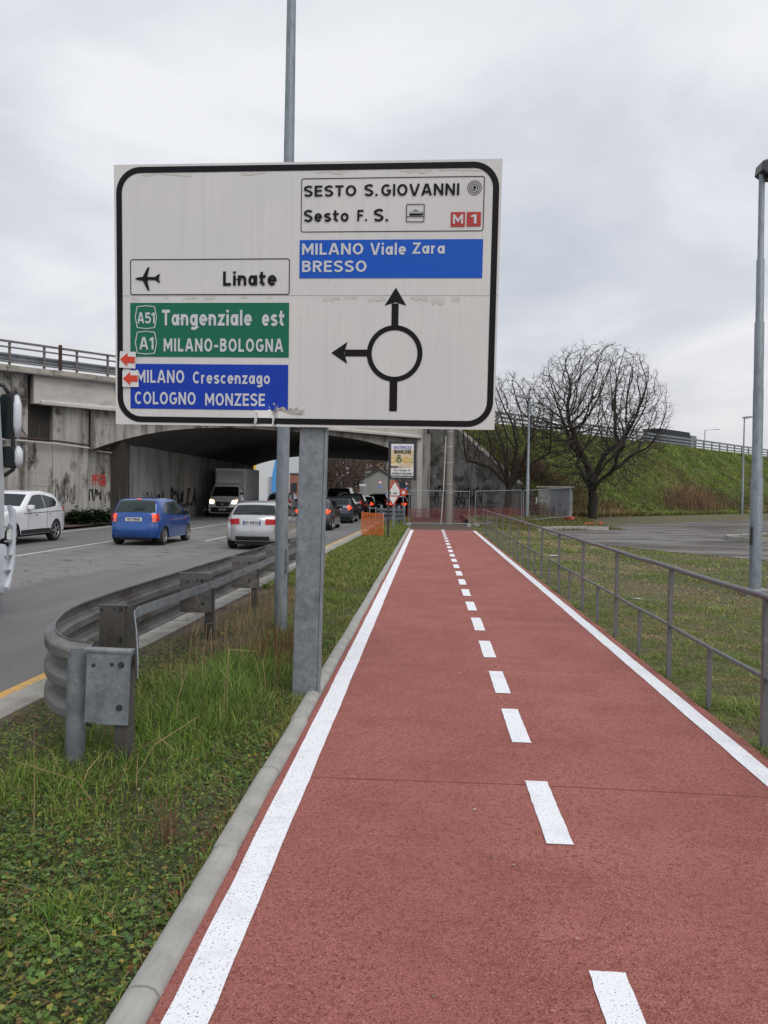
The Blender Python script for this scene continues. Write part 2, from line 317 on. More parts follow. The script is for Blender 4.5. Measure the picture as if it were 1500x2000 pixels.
# bold road-sign alphabet drawn with strokes (cap height 1, baseline 0)
def _cat(c, closed=False, k=5):
    c = [np.array(p, float) for p in c]; out = []; n = len(c)
    for i in range(n if closed else n - 1):
        g = (lambda j: c[j % n]) if closed else (lambda j: c[min(max(j, 0), n - 1)])
        p0, p1, p2, p3 = g(i - 1), g(i), g(i + 1), g(i + 2)
        for j in range(k):
            t = j / k; out.append(.5 * (2 * p1 + (p2 - p0) * t + (2 * p0 - 5 * p1 + 4 * p2 - p3) * t * t + (3 * p1 - p0 - 3 * p2 + p3) * t ** 3))
    return out if closed else out + [c[-1]]
def _arc(cx, cy, rx, ry, a0, a1, k=14): return [np.array((cx + rx * math.cos(R(a0 + (a1 - a0) * i / k)), cy + ry * math.sin(R(a0 + (a1 - a0) * i / k)))) for i in range(k + 1)]
SH = .088
def glyph(ch):
    """-> width, list of (points, closed)"""
    h = SH; W = dict(A=.80, B=.66, C=.70, E=.60, F=.56, G=.76, I=.18, L=.55, M=.88, N=.74, O=.80, R=.68, S=.66, T=.64, V=.78, Z=.66, a=.60, c=.54, e=.60, g=.60, i=.18, l=.18, n=.58, o=.62, r=.40, s=.54, t=.44, z=.54)
    W.update({'1': .36, '5': .62, '.': .18, '-': .40, ' ': .3}); w_ = W[ch]; L, Rr, T, B = h, w_ - h, 1 - h, h; m = w_ / 2; X = .72; xt = X - h; O = lambda p: (p, False)
    S_ = lambda top, wd: _cat([(wd - h * .9, top * .80), (wd * .72, top - h * 1.05), (wd * .42, top - h), (h * 1.15, top * .86 - .06), (h * 1.15, top * .64), (wd * .40, top * .545), (wd * .66, top * .465), (wd - h, top * .34), (wd - h, top * .20 + .02), (wd * .62, h), (wd * .30, h * 1.05), (h * .8, top * .20)])
    d = {'A': [O([(h * .75, 0), (m - .035, 1)]), O([(w_ - h * .75, 0), (m + .035, 1)]), O([(.16, .30), (w_ - .16, .30)])],
         'B': [O([(L, 0), (L, 1)]), O([(L, T)] + _arc(Rr - .24, .75, .21, T - .75, 90, -90) + [(L, .53)]), O([(L, .53)] + _arc(Rr - .26, .305, .26, .305 - B, 90, -90) + [(L, B)])],
         'C': [O(_arc(m + .03, .5, m + .03 - h, .5 - h, 48, 312, 22))], 'c': [O(_arc(m + .03, X / 2, m + .03 - h, X / 2 - h, 48, 312, 18))],
         'E': [O([(w_, T), (L, T), (L, B), (w_, B)]), O([(L, .52), (w_ - .05, .52)])], 'F': [O([(w_, T), (L, T), (L, 0)]), O([(L, .50), (w_ - .06, .50)])],
         'G': [O(_arc(m + .02, .5, m + .02 - h, .5 - h, 48, 330, 24) + [(Rr, .46), (m + .04, .46)])], 'I': [O([(m, 0), (m, 1)])], 'l': [O([(m, 0), (m, 1)])], 'L': [O([(L, 1), (L, B), (w_, B)])],
         'M': [O([(L, 0), (L, 1)]), O([(Rr, 0), (Rr, 1)]), O([(L + .01, .94), (m, .30), (Rr - .01, .94)])], 'N': [O([(L, 0), (L, 1)]), O([(Rr, 0), (Rr, 1)]), O([(L + .02, .95), (Rr - .02, .05)])],
         'O': [(_arc(m, .5, m - h, .5 - h, 0, 345, 23), True)], 'o': [(_arc(m, X / 2, m - h, X / 2 - h, 0, 345, 23), True)],
         'R': [O([(L, 0), (L, 1)]), O([(L, T)] + _arc(Rr - .25, .715, .25, T - .715, 90, -90) + [(L, .515)]), O([(m - .02, .5), (Rr + .01, 0)])],
         'S': [O(S_(1, w_))], 's': [O(S_(X, w_))], 'T': [O([(0, T), (w_, T)]), O([(m, T), (m, 0)])], 'V': [O([(h * .75, 1), (m - .03, 0)]), O([(w_ - h * .75, 1), (m + .03, 0)])],
         'Z': [O([(.03, T), (Rr, T), (L, B), (w_, B)])], 'z': [O([(.03, xt), (Rr - .02, xt), (L + .02, B), (w_, B)])],
         'a': [(_arc(m - .03, X / 2 - .0, m - .03 - h, X / 2 - h, 0, 345, 20), True), O([(Rr, X), (Rr, 0)])],
         'g': [(_arc(m - .03, X / 2, m - .03 - h, X / 2 - h, 0, 345, 20), True), O([(Rr, X), (Rr, -.06)] + _arc(m, -.06, Rr - m, .14, 0, -150, 8))],
         'e': [O([(L + .02, X * .5), (Rr, X * .5)] + _arc(m, X / 2, m - h, X / 2 - h, 8, 318, 22))],
         'i': [O([(m, 0), (m, X)]), O([(m, .83), (m, 1.0)])], 'n': [O([(L, 0), (L, X)]), O([(L, .40)] + _arc(m, .40, m - h, xt - .40, 180, 0, 10) + [(Rr, 0)])],
         'r': [O([(L, 0), (L, X)]), O([(L, .40)] + _arc(m + .06, .40, m + .06 - h, xt - .40, 175, 70, 8))], 't': [O([(.17, .95), (.17, .26)] + _arc(.17 + .17, .26, .17, .26 - h, 180, 285, 6)), O([(0, xt - .0), (w_, xt)])],
         '1': [O([(w_ - h, 0), (w_ - h, 1)]), O([(.0, .74), (w_ - h, .93)])], '5': [O([(w_ - .04, T), (L + .03, T), (L, .56)] + _arc(m - .02, .34, m - .02 + .02, .34 - B + .0, 125, -150, 14))],
         '.': [O([(m, 0), (m, .17)])], '-': [O([(0, .42), (w_, .42)])], ' ': []}
    return w_, d[ch]
def ribbon(pts, closed, hw_):
    p = [np.array(q, float) for q in pts]; n = len(p); Lf = []; Rt = []
    for i in range(n):
        a = p[(i - 1) % n] if (closed or i > 0) else None; b = p[(i + 1) % n] if (closed or i < n - 1) else None
        d1 = (p[i] - a) / (np.linalg.norm(p[i] - a) + 1e-9) if a is not None else None; d2 = (b - p[i]) / (np.linalg.norm(b - p[i]) + 1e-9) if b is not None else None
        if d1 is None: d1 = d2
        if d2 is None: d2 = d1
        n1 = np.array((-d1[1], d1[0])); n2 = np.array((-d2[1], d2[0])); mm = n1 + n2; mm /= np.linalg.norm(mm) + 1e-9; k = hw_ / max(.38, mm @ n1)
        Lf.append(p[i] + mm * k); Rt.append(p[i] - mm * k)
    m = n if closed else n - 1
    return Lf + Rt, [(i, n + i, n + (i + 1) % n, (i + 1) % n) for i in range(m)]
def stroke_text(mb, body, x0, x1, y0, y1, fn, gap=.15, hw_=SH):
    """fn(u, v, layer); y0 baseline, y1 cap height"""
    x = 0; items = []
    for ch in body:
        w_, st = glyph(ch)
        for k, (pts, cl) in enumerate(st): items.append((x, k, pts, cl))
        x += w_ + gap
    tot = x - gap; sx = (x1 - x0) / tot; sy = y1 - y0
    for ox, k, pts, cl in items:
        v, f = ribbon(pts, cl, hw_); mb.add([fn(x0 + (ox + q[0]) * sx, y0 + q[1] * sy, k) for q in v], f)

# ================================================================== SETTING: ground, road, path
o = grid('ground', [-1500, -300, -60, -16, 0, 60, 300, 1500], [-300, -20, 40, 90, 300, 1600], lambda x, y: -.24, 'ground_far'); tag(o, kind='structure')
ys = [-12 + 4 * i for i in range(70)]
o = grid('road', [-15.2, -12, -9, -6, -3], ys, lambda x, y: -.124, 'asphalt_far'); tag(o, kind='structure')
for v in o.data.vertices:
    if v.co.x > -3.5: v.co.x = edge_x(v.co.y)
def sheet(name, poly, z, m, parent=None):
    mb = MB(); mb.add([(x, y, z) for x, y in poly], [tuple(range(len(poly)))]); return mb.build(name, m, parent)
road = o
def strip(name, xa, xb, y0, y1, z, m, parent, step=3.):
    ys = np.linspace(y0, y1, max(2, int((y1 - y0) / step)))
    mb = MB(); mb.add([p for y in ys for p in ((xa(y), y, z), (xb(y), y, z))], [(2 * i, 2 * i + 1, 2 * i + 3, 2 * i + 2) for i in range(len(ys) - 1)])
    return mb.build(name, m, parent)
strip('worn_lane', lambda y: -10.5 - .006 * y, lambda y: -5.9 + 1.2 * smooth(24, 8, y) * -1.6, -12, 120, -.120, 'asphalt_old', road)
strip('resurfaced_lane', lambda y: -5.9 + 1.2 * smooth(24, 8, y) * -1.6 + .05 * math.sin(y * 2.1), lambda y: edge_x(y) - .02, -12, 120, -.116, 'asphalt_new', road, .6)
strip('edge_line', lambda y: edge_x(y) - .13, lambda y: edge_x(y) + .0, -12, 60, -.1115, 'line_yellow', road)
strip('centre_line', lambda y: -10.45 - .008 * y, lambda y: -10.33 - .008 * y, -12, 110, -.1155, 'line_road', road)
strip('far_edge_line', lambda y: -14.75, lambda y: -14.62, -12, 110, -.119, 'line_road', road)
strip('bus_line', lambda y: -7.72 + .0 * y, lambda y: -7.62 + .0 * y, 26, 110, -.1155, 'line_road', road)
# concrete gutter slabs beside the road, one by one
gm = None
for i in range(36):
    y0 = -2 + 1.5 * i; x0 = edge_x(y0 + .75)
    if gm is None:
        mb = MB(); mb.box((0, 0, 0), (.34, 1.485, .16)); gm = mb.mesh('gutter_slab', 'gutter')
    g = link('gutter_slab', gm, road); g.location = (x0 + .18, y0 + .75, -.172 + random.uniform(-.006, .006)); g.rotation_euler = (0, R(random.uniform(-.6, .6)), -.018)

# verge between road and path
xs = np.linspace(0, 1, 15); ysv = np.concatenate([np.arange(-3, 14, .25), np.arange(14, 53, .8)])
mb = MB(); n = len(xs); V = []
for y in ysv:
    e = edge_x(y) + .33
    for u in xs: x = e + (-.93 - e) * u; V.append((x, y, z_verge(x, y)))
mb.add(V, [(j * n + i, j * n + i + 1, (j + 1) * n + i + 1, (j + 1) * n + i) for j in range(len(ysv) - 1) for i in range(n - 1)])
verge_ = None
verge = tag(mb.build('verge', 'soil', None, True), kind='structure')

# worn brown soil strip along the gutter
mb = MB(); ysw = np.arange(-3, 40, .22); V = []
for y in ysw:
    e = edge_x(y) + .335; wd = .40 + .22 * nz(0, y, .9) + .10 * nz(3, y, 4)
    for u in (0, .34, .67, 1): x = e + max(.12, wd) * u; V.append((x, y, z_verge(x, y) + .006 - .010 * (u == 1)))
mb.add(V, [(4 * j + i, 4 * j + i + 1, 4 * j + i + 5, 4 * j + i + 4) for j in range(len(ysw) - 1) for i in range(3)])
mb.build('worn_soil', 'soil_brown', verge, True)
# lawn on the right
xs = np.concatenate([np.arange(2.1, 12, .5), np.arange(12, 60, 2.5)]); ysl = np.concatenate([np.arange(-3, 44, .6), np.arange(44, 110, 1.5)])
lawn = tag(grid('lawn', list(xs), list(ysl), z_lawn, 'lawn_soil'), kind='structure')
# ground in front of the wing wall and beyond the end of the path
o = grid('bare_soil', list(np.arange(-2.7, 2.7, .45)), list(np.arange(34.2, 56, .6)), lambda x, y: -.012 + .03 * nz(x, y, 1.3) - .02, 'soil_brown'); tag(o, kind='structure')
o = grid('dirt_strip', list(np.arange(-22, -14.9, .8)), list(np.arange(-12, 46, 1.5)), lambda x, y: -.06 + .05 * nz(x, y, 1.2) - (.12 if x > -15.3 else 0), 'soil_brown'); tag(o, kind='structure')

# parking yard
PK = [(9.2, 20.4), (7.4, 22.9), (6.2, 25.3), (5.5, 27.2), (5.05, 30.5), (5.1, 33.5), (5.7, 35.6), (6.9, 36.8), (8.3, 37.6)]
k0 = P(0, 11.6, 0); PKF = [tuple(P(t, 11.6, 0))[:2] for t in (1, 8, 20, 40, 70)]
mb = MB(); poly = PK + [tuple(P(-4.3, 11.6, 0))[:2]] + PKF + [(75, 60), (60, 4), (22, 13)]
mb.add([(x, y, .002) for x, y in poly], [tuple(range(len(poly)))])
o = mb.build('parking_yard', 'parking_asphalt', None, fixn=True)
bm = bmesh.new(); bm.from_mesh(o.data); bmesh.ops.triangulate(bm, faces=bm.faces); bm.to_mesh(o.data); bm.free()
tag(o, kind='structure')
def kerb_run(pts, name, label, h=.13, w_=.14, z0=-.02, seg=1.0):
    k = thing(name, label, 'kerb')
    pts = [Vector(p) for p in pts]
    for a, b in zip(pts[:-1], pts[1:]):
        d = b - a; m = max(1, round(d.length / seg))
        for i in range(m):
            p = a + d * (i / m); q = a + d * ((i + 1) / m - .012); mb = MB()
            mb.bar(p + Vector((0, 0, z0 + h / 2)), q + Vector((0, 0, z0 + h / 2 + random.uniform(-.008, .008))), w_, h); mb.build('kerb_stone', 'kerb_concrete', k, bevel=.015)
    return k
kerb_run([P(-3.5, 11.5, 0), P(50, 11.5, 0)], 'yard_kerb', 'long low concrete kerb along the foot of the grass bank', h=.24, seg=2.2)
kerb_run([(5.0, 35.2, 0), (5.5, 36.0, 0), (6.3, 36.6, 0), (7.4, 37.1, 0), (8.6, 37.3, 0)], 'bent_kerb', 'short curved concrete kerb at the corner of the grey yard', h=.19)
kerb_run([(17.5, 27.5, 0), (12.0, 29.4, 0), (11.6, 30.2, 0), (11.8, 31.2, 0), (17.5, 36.0, 0)], 'island_kerb', 'concrete kerb round the planted island inside the yard', h=.2)
o = sheet('island_soil', [(17.5, 27.7), (12.2, 29.6), (11.8, 30.2), (12.0, 31.1), (17.5, 35.8)], .13, 'meadow'); tag(o, kind='structure')

# the red cycle path
PX0, PX1, PY1 = -.845, 2.17, 34.4
mb = MB(); ysn = np.arange(-4, PY1 + .01, .3)
V = []
for y in ysn:
    V += [(PX0 + .012 * nz(0, y, 4), y, 0), (.6, y, .012), (PX1 + .025 * nz(1, y, 2.0) + .015 * nz(1, y, 9), y, 0)]
mb.add(V, [(3 * j + i, 3 * j + i + 1, 3 * j + i + 4, 3 * j + i + 3) for j in range(len(ysn) - 1) for i in range(2)])
mb.add([(PX0, -4, -.08), (PX1, -4, -.08), (PX1, PY1, -.08), (PX0, PY1, -.08)], [(0, 1, 2, 3)])
path = tag(mb.build('cycle_path', 'path_red', None, True), kind='structure')
def zp(x): return .012 * (1 - abs(x - .6) / (1.45 if x < .6 else 1.57)) + .0045
def paint_strip(name, x0, x1, y0, y1, m='line_white'):
    k = max(2, int((y1 - y0) / (.045 if y1 < 14 else .12))); mb = MB(); V = []
    for y in np.linspace(y0, y1, k):
        j = .004 * nz(x0, y, 2); V += [(x0 + j + .005 * nz(x0, y, 14), y, zp(x0)), (x1 + j + .005 * nz(x1, y, 14, 7), y, zp(x1))]
    mb.add(V, [(2 * i, 2 * i + 1, 2 * i + 3, 2 * i + 2) for i in range(k - 1)]); return mb.build(name, m, path)
paint_strip('edge_line', -.80, -.655, -4, PY1 - .3); paint_strip('edge_line', 1.955, 2.085, -4, PY1 - .3)
dash = [(.35, 1.15), (1.85, 2.64), (3.60, 4.39), (5.07, 5.86), (6.32, 7.10), (7.70, 8.56), (9.21, 10.15)]
y = 10.78
while y < 33.6: dash.append((y, y + .86)); y += 1.52
for a, b in dash: paint_strip('centre_dash', .575, .70, a, b)
for y, sl in ((4.36, -.06), (10.1, .02), (17.3, -.03)):
    mb = MB(); mb.add([(PX0, y, .0035), (.6, y + sl * .5, .0155), (2.1, y + sl, .0035), (2.1, y + sl + .007, .0035), (.6, y + sl * .5 + .009, .0155), (PX0, y + .006, .0035)], [(0, 1, 4, 5), (1, 2, 3, 4)])
    mb.build('seam', 'seam_red', path)
# rounded kerb stones along the path
prof = [(-.058, -.10), (-.058, .012), (-.045, .030), (-.02, .040), (.02, .040), (.045, .030), (.058, .010), (.058, -.10)]
km = None
for i in range(38):
    if km is None:
        mb = MB(); mb.sweep(prof, [(0, -.4975, 0), (0, .4975, 0)], True); km = mb.mesh('kerb_stone', 'kerb_concrete')
        km.polygons.foreach_set('use_smooth', [True] * len(km.polygons)); km.set_sharp_from_angle(angle=R(50))
    k = link('kerb_stone', km, path); k.location = (-.905 + random.uniform(-.006, .006), -2.6 + i + .5, random.uniform(-.003, .003)); k.rotation_euler = (R(random.uniform(-.2, .2)), 0, R(random.uniform(-.4, .4)))

# ================================================================== FLYOVER
def soff(x): return 5.15 - 1.5 * min(1.05, abs((x + 8.2) / 7.7)) ** 3
def ynear(x): return 53.7 + x * (DT.y / DT.x)
bridge = thing('road_bridge', 'weathered concrete flyover crossing the road with graffiti on its walls', 'bridge', (0, 0, 0))
def bpart(name, mb, m, **k): return mb.build(name, m, bridge, fixn=True, **k)
BW = 22.
# deck slab over the opening, with the shallow haunched soffit (abutments run along the road, so the prism is sheared)
mb = MB(); xs = list(np.linspace(-16.2, -.2, 34)); V = []; F = []
for x in xs:
    yn = ynear(x) + .42; yf = yn + 29.5
    V += [(x, yn, soff(x)), (x, yf, soff(x) - .15), (x, yn, 6.66), (x, yf, 6.66)]
for i in range(len(xs) - 1):
    a = 4 * i; b = a + 4
    F += [(a, a + 1, b + 1, b), (a + 2, b + 2, b + 3, a + 3), (a, b, b + 2, a + 2), (a + 1, a + 3, b + 3, b + 1)]
mb.add(V, F)
for i in range(len(xs) - 1): mb.mi[4 * i + 2] = 1
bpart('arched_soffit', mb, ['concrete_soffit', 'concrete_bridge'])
# edge beam, bottom flange, coping
mb = MB(); mb.prism([(.0, 5.42), (.0, 6.72), (-.45, 6.72), (-.45, 5.42)], lambda u, v, d: P(-26.8 + d, u, v), 26.0); bpart('edge_beam', mb, 'concrete_fascia')
mb = MB(); mb.prism([(.13, 5.40), (.13, 5.52), (.003, 5.62), (-.46, 5.62), (-.46, 5.40)], lambda u, v, d: P(-26.5 + d, u, v), 25.55); bpart('beam_flange', mb, 'concrete_fascia')
mb = MB(); mb.prism([(.02, 5.44), (.02, 6.70), (-.45, 6.70), (-.45, 5.44)], lambda u, v, d: P(-26.802 + d, u, v), .45); bpart('beam_end_block', mb, 'concrete_fascia')
mb = MB(); mb.prism([(.03, 5.44), (.03, 6.70), (-.45, 6.70), (-.45, 5.44)], lambda u, v, d: P(-1.9 + d, u, v), 1.0); bpart('beam_end_block', mb, 'concrete_fascia')
for i in range(30):      # coping stones
    t0 = -58 + 2.0 * i; mb = MB(); hh = random.uniform(-.02, .02)
    mb.prism([(.26, 6.74 + hh), (.26, 6.98 + hh), (-.6, 7.02), (-.6, 6.73)], lambda u, v, d: P(t0 + d, u, v), 1.985); bpart('coping_stone', mb, 'concrete_coping', bevel=.02)
mb = MB(); mb.tube([P(-30, .30, 6.70), P(-.5, .30, 6.70)], .035, 6); bpart('drain_pipe', mb, 'galv_dirty')
mb = MB(); mb.prism([(-60, -.62), (1.2, -.62), (1.2 + 1.123 * (BW - .6), -BW), (-60, -BW)], lambda u, v, d: P(u, v, 6.68 + d), .27); bpart('deck', mb, 'asphalt_far')
mb = MB(); mb.prism([(-BW + .02, 5.0), (-BW + .02, 7.0), (-BW - .45, 7.0), (-BW - .45, 5.0)], lambda u, v, d: P(-60 + d, u, v), 86.); bpart('far_edge_beam', mb, 'concrete_fascia')
# left abutment: tall end block, stained recess, front wall, inner wall
mb = MB(); mb.prism([(-60, -.4), (-60, 6.72), (-27.02, 6.72), (-27.02, -.4)], lambda u, v, d: P(u, -.10 - d, v), 1.2); bpart('abutment_block', mb, 'concrete_bridge')
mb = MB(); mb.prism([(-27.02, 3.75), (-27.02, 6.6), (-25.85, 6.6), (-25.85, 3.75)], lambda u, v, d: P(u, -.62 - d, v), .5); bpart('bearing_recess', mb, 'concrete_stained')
mb = MB(); mb.prism([(-27.02, -.4), (-27.02, 3.75), (-25.85, 3.75), (-25.85, -.4)], lambda u, v, d: P(u, -.28 - d, v), .8); bpart('abutment_wall', mb, 'concrete_bridge')
for i, (ta, tb, nb, ht) in enumerate([(-25.85, -25.0, .25, 5.8), (-25.0, -24.16, .27, 5.8), (-24.16, -23.2, .85, 5.2), (-23.2, -22.2, .87, 5.2)]):
    mb = MB(); mb.prism([(ta + .01, -.4), (ta + .01, ht), (tb, ht), (tb, -.4)], lambda u, v, d: P(u, -nb - d, v), .9); bpart('wall_panel', mb, 'concrete_bridge')
for i in range(10):
    y0 = 37.2 + 2.95 * i; mb = MB(); dx = .02 * (i % 2) + (.28 if i == 0 else 0)
    mb.prism([(y0, -.4), (y0, 5.9), (y0 + (.9 if i == 0 else 2.88), 5.9), (y0 + (.9 if i == 0 else 2.88), -.4)], lambda u, v, d: (-15.42 + dx - d, u, v), .6)
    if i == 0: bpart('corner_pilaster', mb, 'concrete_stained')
    else: bpart('wall_panel', mb, 'concrete_wall_in')
mb = MB(); mb.prism([(38.1, -.4), (38.1, 5.9), (40.08, 5.9), (40.08, -.4)], lambda u, v, d: (-15.44 - d, u, v), .6); bpart('wall_panel', mb, 'concrete_wall_in')
# pipes along the left wall
pz = [P(-30, .06, 3.78), P(-26.8, .05, 3.70), P(-25.8, .0, 3.66), P(-24.2, -.1, 3.55), P(-23.9, -.75, 3.5), P(-22.4, -.78, 3.38)]
for q in (0, .13):
    mb = MB(); mb.tube([p + Vector((0, 0, q)) for p in pz], .035 + .01 * (q > 0), 6); bpart('pipe', mb, 'pipe_pale' if q == 0 else 'rust')
mb = MB(); mb.tube([P(-27.8, .0, 6.6), P(-27.7, .0, 5.6), P(-27.3, .0, 4.2), P(-27.0, .0, 3.85), P(-25.9, -.2, 3.8)], .02, 5); bpart('cable', mb, 'plastic_black')
# right abutment: column, inner wall, wing wall
mb = MB(); mb.box((0, 0, 0), (.62, .9, 5.9)); o = bpart('abutment_column', mb, 'concrete_fascia', bevel=.03); o.location = P(-.72, -.35, 2.55); o.rotation_euler = (0, 0, -.72)
mb = MB(); mb.prism([(53.2, -.4), (53.2, 5.7), (84, 5.7), (84, -.4)], lambda u, v, d: (-.55 + d, u, v), .6); bpart('abutment_wall', mb, 'concrete_wall_in')
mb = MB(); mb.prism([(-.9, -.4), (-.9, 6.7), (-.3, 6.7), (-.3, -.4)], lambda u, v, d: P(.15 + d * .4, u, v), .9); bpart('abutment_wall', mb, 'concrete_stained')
def zslope(n): return 6.9 - (6.9 - .3) * min(1, max(0, (n - .9) / 9.1))
prev = -.3
for i, nn in enumerate((1.0, 2.6, 4.3, 5.9, 7.4)):
    mb = MB(); a = prev + .006
    mb.prism([(a, -.4), (a, zslope(a) + .12), (nn, zslope(nn) + .12), (nn, -.4)], lambda u, v, d: P(.1 + .015 * (i % 2) + d, u, v), .45); bpart('wing_wall_panel', mb, 'concrete_wing'); prev = nn
mb = MB(); mb.prism([(-.2, zslope(-.2) + .125), (-.2, zslope(-.2) + .2), (.9, zslope(.9) + .2), (7.45, zslope(7.45) + .2), (7.45, zslope(7.45) + .125), (.9, zslope(.9) + .125)], lambda u, v, d: P(.06 + d, u, v), .5); bpart('wing_coping', mb, 'concrete_coping')
# parapet railing of the bridge
def rail_line(parent, t0, t1, step, m='galv_dirty', near=-.12, wb=True):
    mp = None; k = int((t1 - t0) / step)
    for i in range(k + 1):
        if mp is None:
            mb = MB(); mb.box((0, 0, .52), (.10, .07, 1.08)); mp = mb.mesh('railing_post', m)
        p = link('railing_post', mp, parent); p.location = P(t0 + i * step, near, 6.98); p.rotation_euler = (0, 0, math.atan2(DT.y, DT.x))
    for zz, hh, nn in ((1.07, .10, near + .07), (.82, .07, near + .06), (.18, .07, near + .06)):
        mb = MB(); mb.bar(P(t0, nn, 6.98 + zz), P(t1, nn, 6.98 + zz), .05, hh); mb.build('rail', m, parent)
    if wb:
        mb = MB(); pr = [(.0, .62), (.05, .57), (.05, .52), (.0, .47), (.0, .43), (.05, .38), (.05, .33), (.0, .28)]
        mb.sweep(pr + [(a - .006, b) for a, b in reversed(pr)], [P(t0, near - .28, 6.98), P(t1, near - .28, 6.98)], True); mb.build('crash_beam', 'galv', parent)
rail_line(bridge, -57.8, -1.0, 1.5)
mb = MB(); mb.box((0, 0, 0), (.12, .14, 1.25)); o = bpart('rusty_post', mb, 'rust'); o.location = P(-25.6, -.05, 7.58); o.rotation_euler = (0, 0, .84)
# graffiti on the walls (flat print)
def wallP(a, b): return P(a, -.215, b)
def scrib(seed, x0, x1, z0, z1, k, wd, m, fn, loops=1.):
    r_ = random.Random(seed); mb = MB()
    for s_ in range(k):
        x = x0 + (x1 - x0) * (s_ + .2) / k; pts = []; ph = r_.uniform(0, 6); am = r_.uniform(.3, .5) * (z1 - z0); cx = r_.uniform(.10, .3) * loops
        for i in range(14):
            u = i / 13; pts.append((x + u * (x1 - x0) / k * .9 + cx * math.sin(ph + u * 6.5) * (x1 - x0) / k * 1.3, (z0 + z1) / 2 + am * math.sin(ph * 2 + u * r_.choice((5.5, 7.5)))))
        for a, b in zip(pts[:-1], pts[1:]):
            d = Vector((b[0] - a[0], b[1] - a[1])); 
            if d.length < 1e-4: continue
            q = Vector((-d.y, d.x)).normalized() * wd / 2; d = d.normalized() * wd * .3
            mb.add([fn(a[0] - d.x + q.x, a[1] - d.y + q.y), fn(b[0] + d.x + q.x, b[1] + d.y + q.y), fn(b[0] + d.x - q.x, b[1] + d.y - q.y), fn(a[0] - d.x - q.x, a[1] - d.y - q.y)], [(0, 1, 2, 3)])
    return bpart('graffiti', mb, m)
mb = MB(); text_fit(mb, 'PFGB', -23.72, -23.02, 1.78, 2.32, lambda a, b: P(a, -.835, b), .025, .95); bpart('graffiti', mb, 'graffiti_red')
scrib(3, -23.95, -23.3, 1.0, 1.65, 3, .05, 'graffiti_black', lambda a, b: P(a, -.835, b)); scrib(5, -23.15, -22.65, .85, 1.6, 4, .025, 'graffiti_grey', lambda a, b: P(a, -.855, b))
scrib(8, -25.8, -24.8, .8, 1.85, 6, .035, 'graffiti_grey', lambda a, b: P(a, -.235, b))
wi = lambda a, b: (-15.385, a, b)
scrib(11, 41.0, 44.0, .7, 1.5, 4, .09, 'graffiti_black', wi); scrib(12, 45.0, 50.0, .5, 1.8, 4, .16, 'graffiti_black', wi)
ww = lambda a, b: P(.085, a, b)
scrib(21, .3, 1.5, 1.0, 2.2, 3, .10, 'graffiti_black', ww); scrib(22, 2.3, 4.4, .6, 2.3, 4, .09, 'graffiti_black', ww, 1.3); scrib(23, 2.0, 3.4, .7, 1.4, 2, .07, 'graffiti_black', ww)

# ================================================================== EMBANKMENT
mb = MB(); ts = np.concatenate([np.arange(.45, 40, .8), np.arange(40, 150, 3)]); ns = [-34, -24, -23, -1.2, -.4, .6, 1.2, 2, 3, 4, 5, 6, 7, 8, 9, 9.6, 10.4, 11.2]
def zemb(t, n):
    if n < -23: return 6.95 + (n + 23) * .62
    z = zslope(n) if n < 10 else .3
    return z - .03 + (.30 * nz(t, n, .35) + .14 * nz(t, n, 1.1, 4)) * smooth(.8, 2.5, n) * (1 if n < 8.5 else .4) - (.35 if n > 11 else 0)
V = [tuple(P(t + 1.123 * max(0, -n_), n_, zemb(t, n_))) for t in ts for n_ in ns]; k = len(ns)
mb.add(V, [(j * k + i, j * k + i + 1, (j + 1) * k + i + 1, (j + 1) * k + i) for j in range(len(ts) - 1) for i in range(k - 1)])
emb = tag(mb.build('embankment', 'meadow', None, True, fixn=True), kind='structure')
ts2 = np.arange(-120, -27.5, 6); mb = MB(); ns2 = [-40, -24, -23, -1.25]
mb.add([tuple(P(t, n_, zemb(t, n_))) for t in ts2 for n_ in ns2], [(j * 4 + i, j * 4 + i + 1, (j + 1) * 4 + i + 1, (j + 1) * 4 + i) for j in range(len(ts2) - 1) for i in range(3)])
tag(mb.build('embankment', 'meadow', None, True, fixn=True), kind='structure')
barrier = thing('crash_barrier', 'long steel crash barrier along the crest of the grass bank', 'barrier', P(1, 0, 6.9))
def rail_far(t0, t1, step):
    base = P(1, 0, 6.9); mp = None
    k = int((t1 - t0) / step)
    for i in range(k + 1):
        if mp is None:
            mb = MB(); mb.box((0, 0, .5), (.16, .12, 1.2)); mp = mb.mesh('post', 'galv_dirty')
        p = link('post', mp, barrier); p.location = P(t0 + i * step, 0, 6.9) - base; p.rotation_euler = (0, 0, math.atan2(DT.y, DT.x))
    for zz, hh in ((1.00, .20), (.66, .17), (.34, .15)):
        mb = MB(); mb.bar(P(t0, .08, 6.9 + zz) - base, P(t1, .08, 6.9 + zz) - base, .05, hh); mb.build('rail', 'galv', barrier)
rail_far(1.0, 118, 2.25)

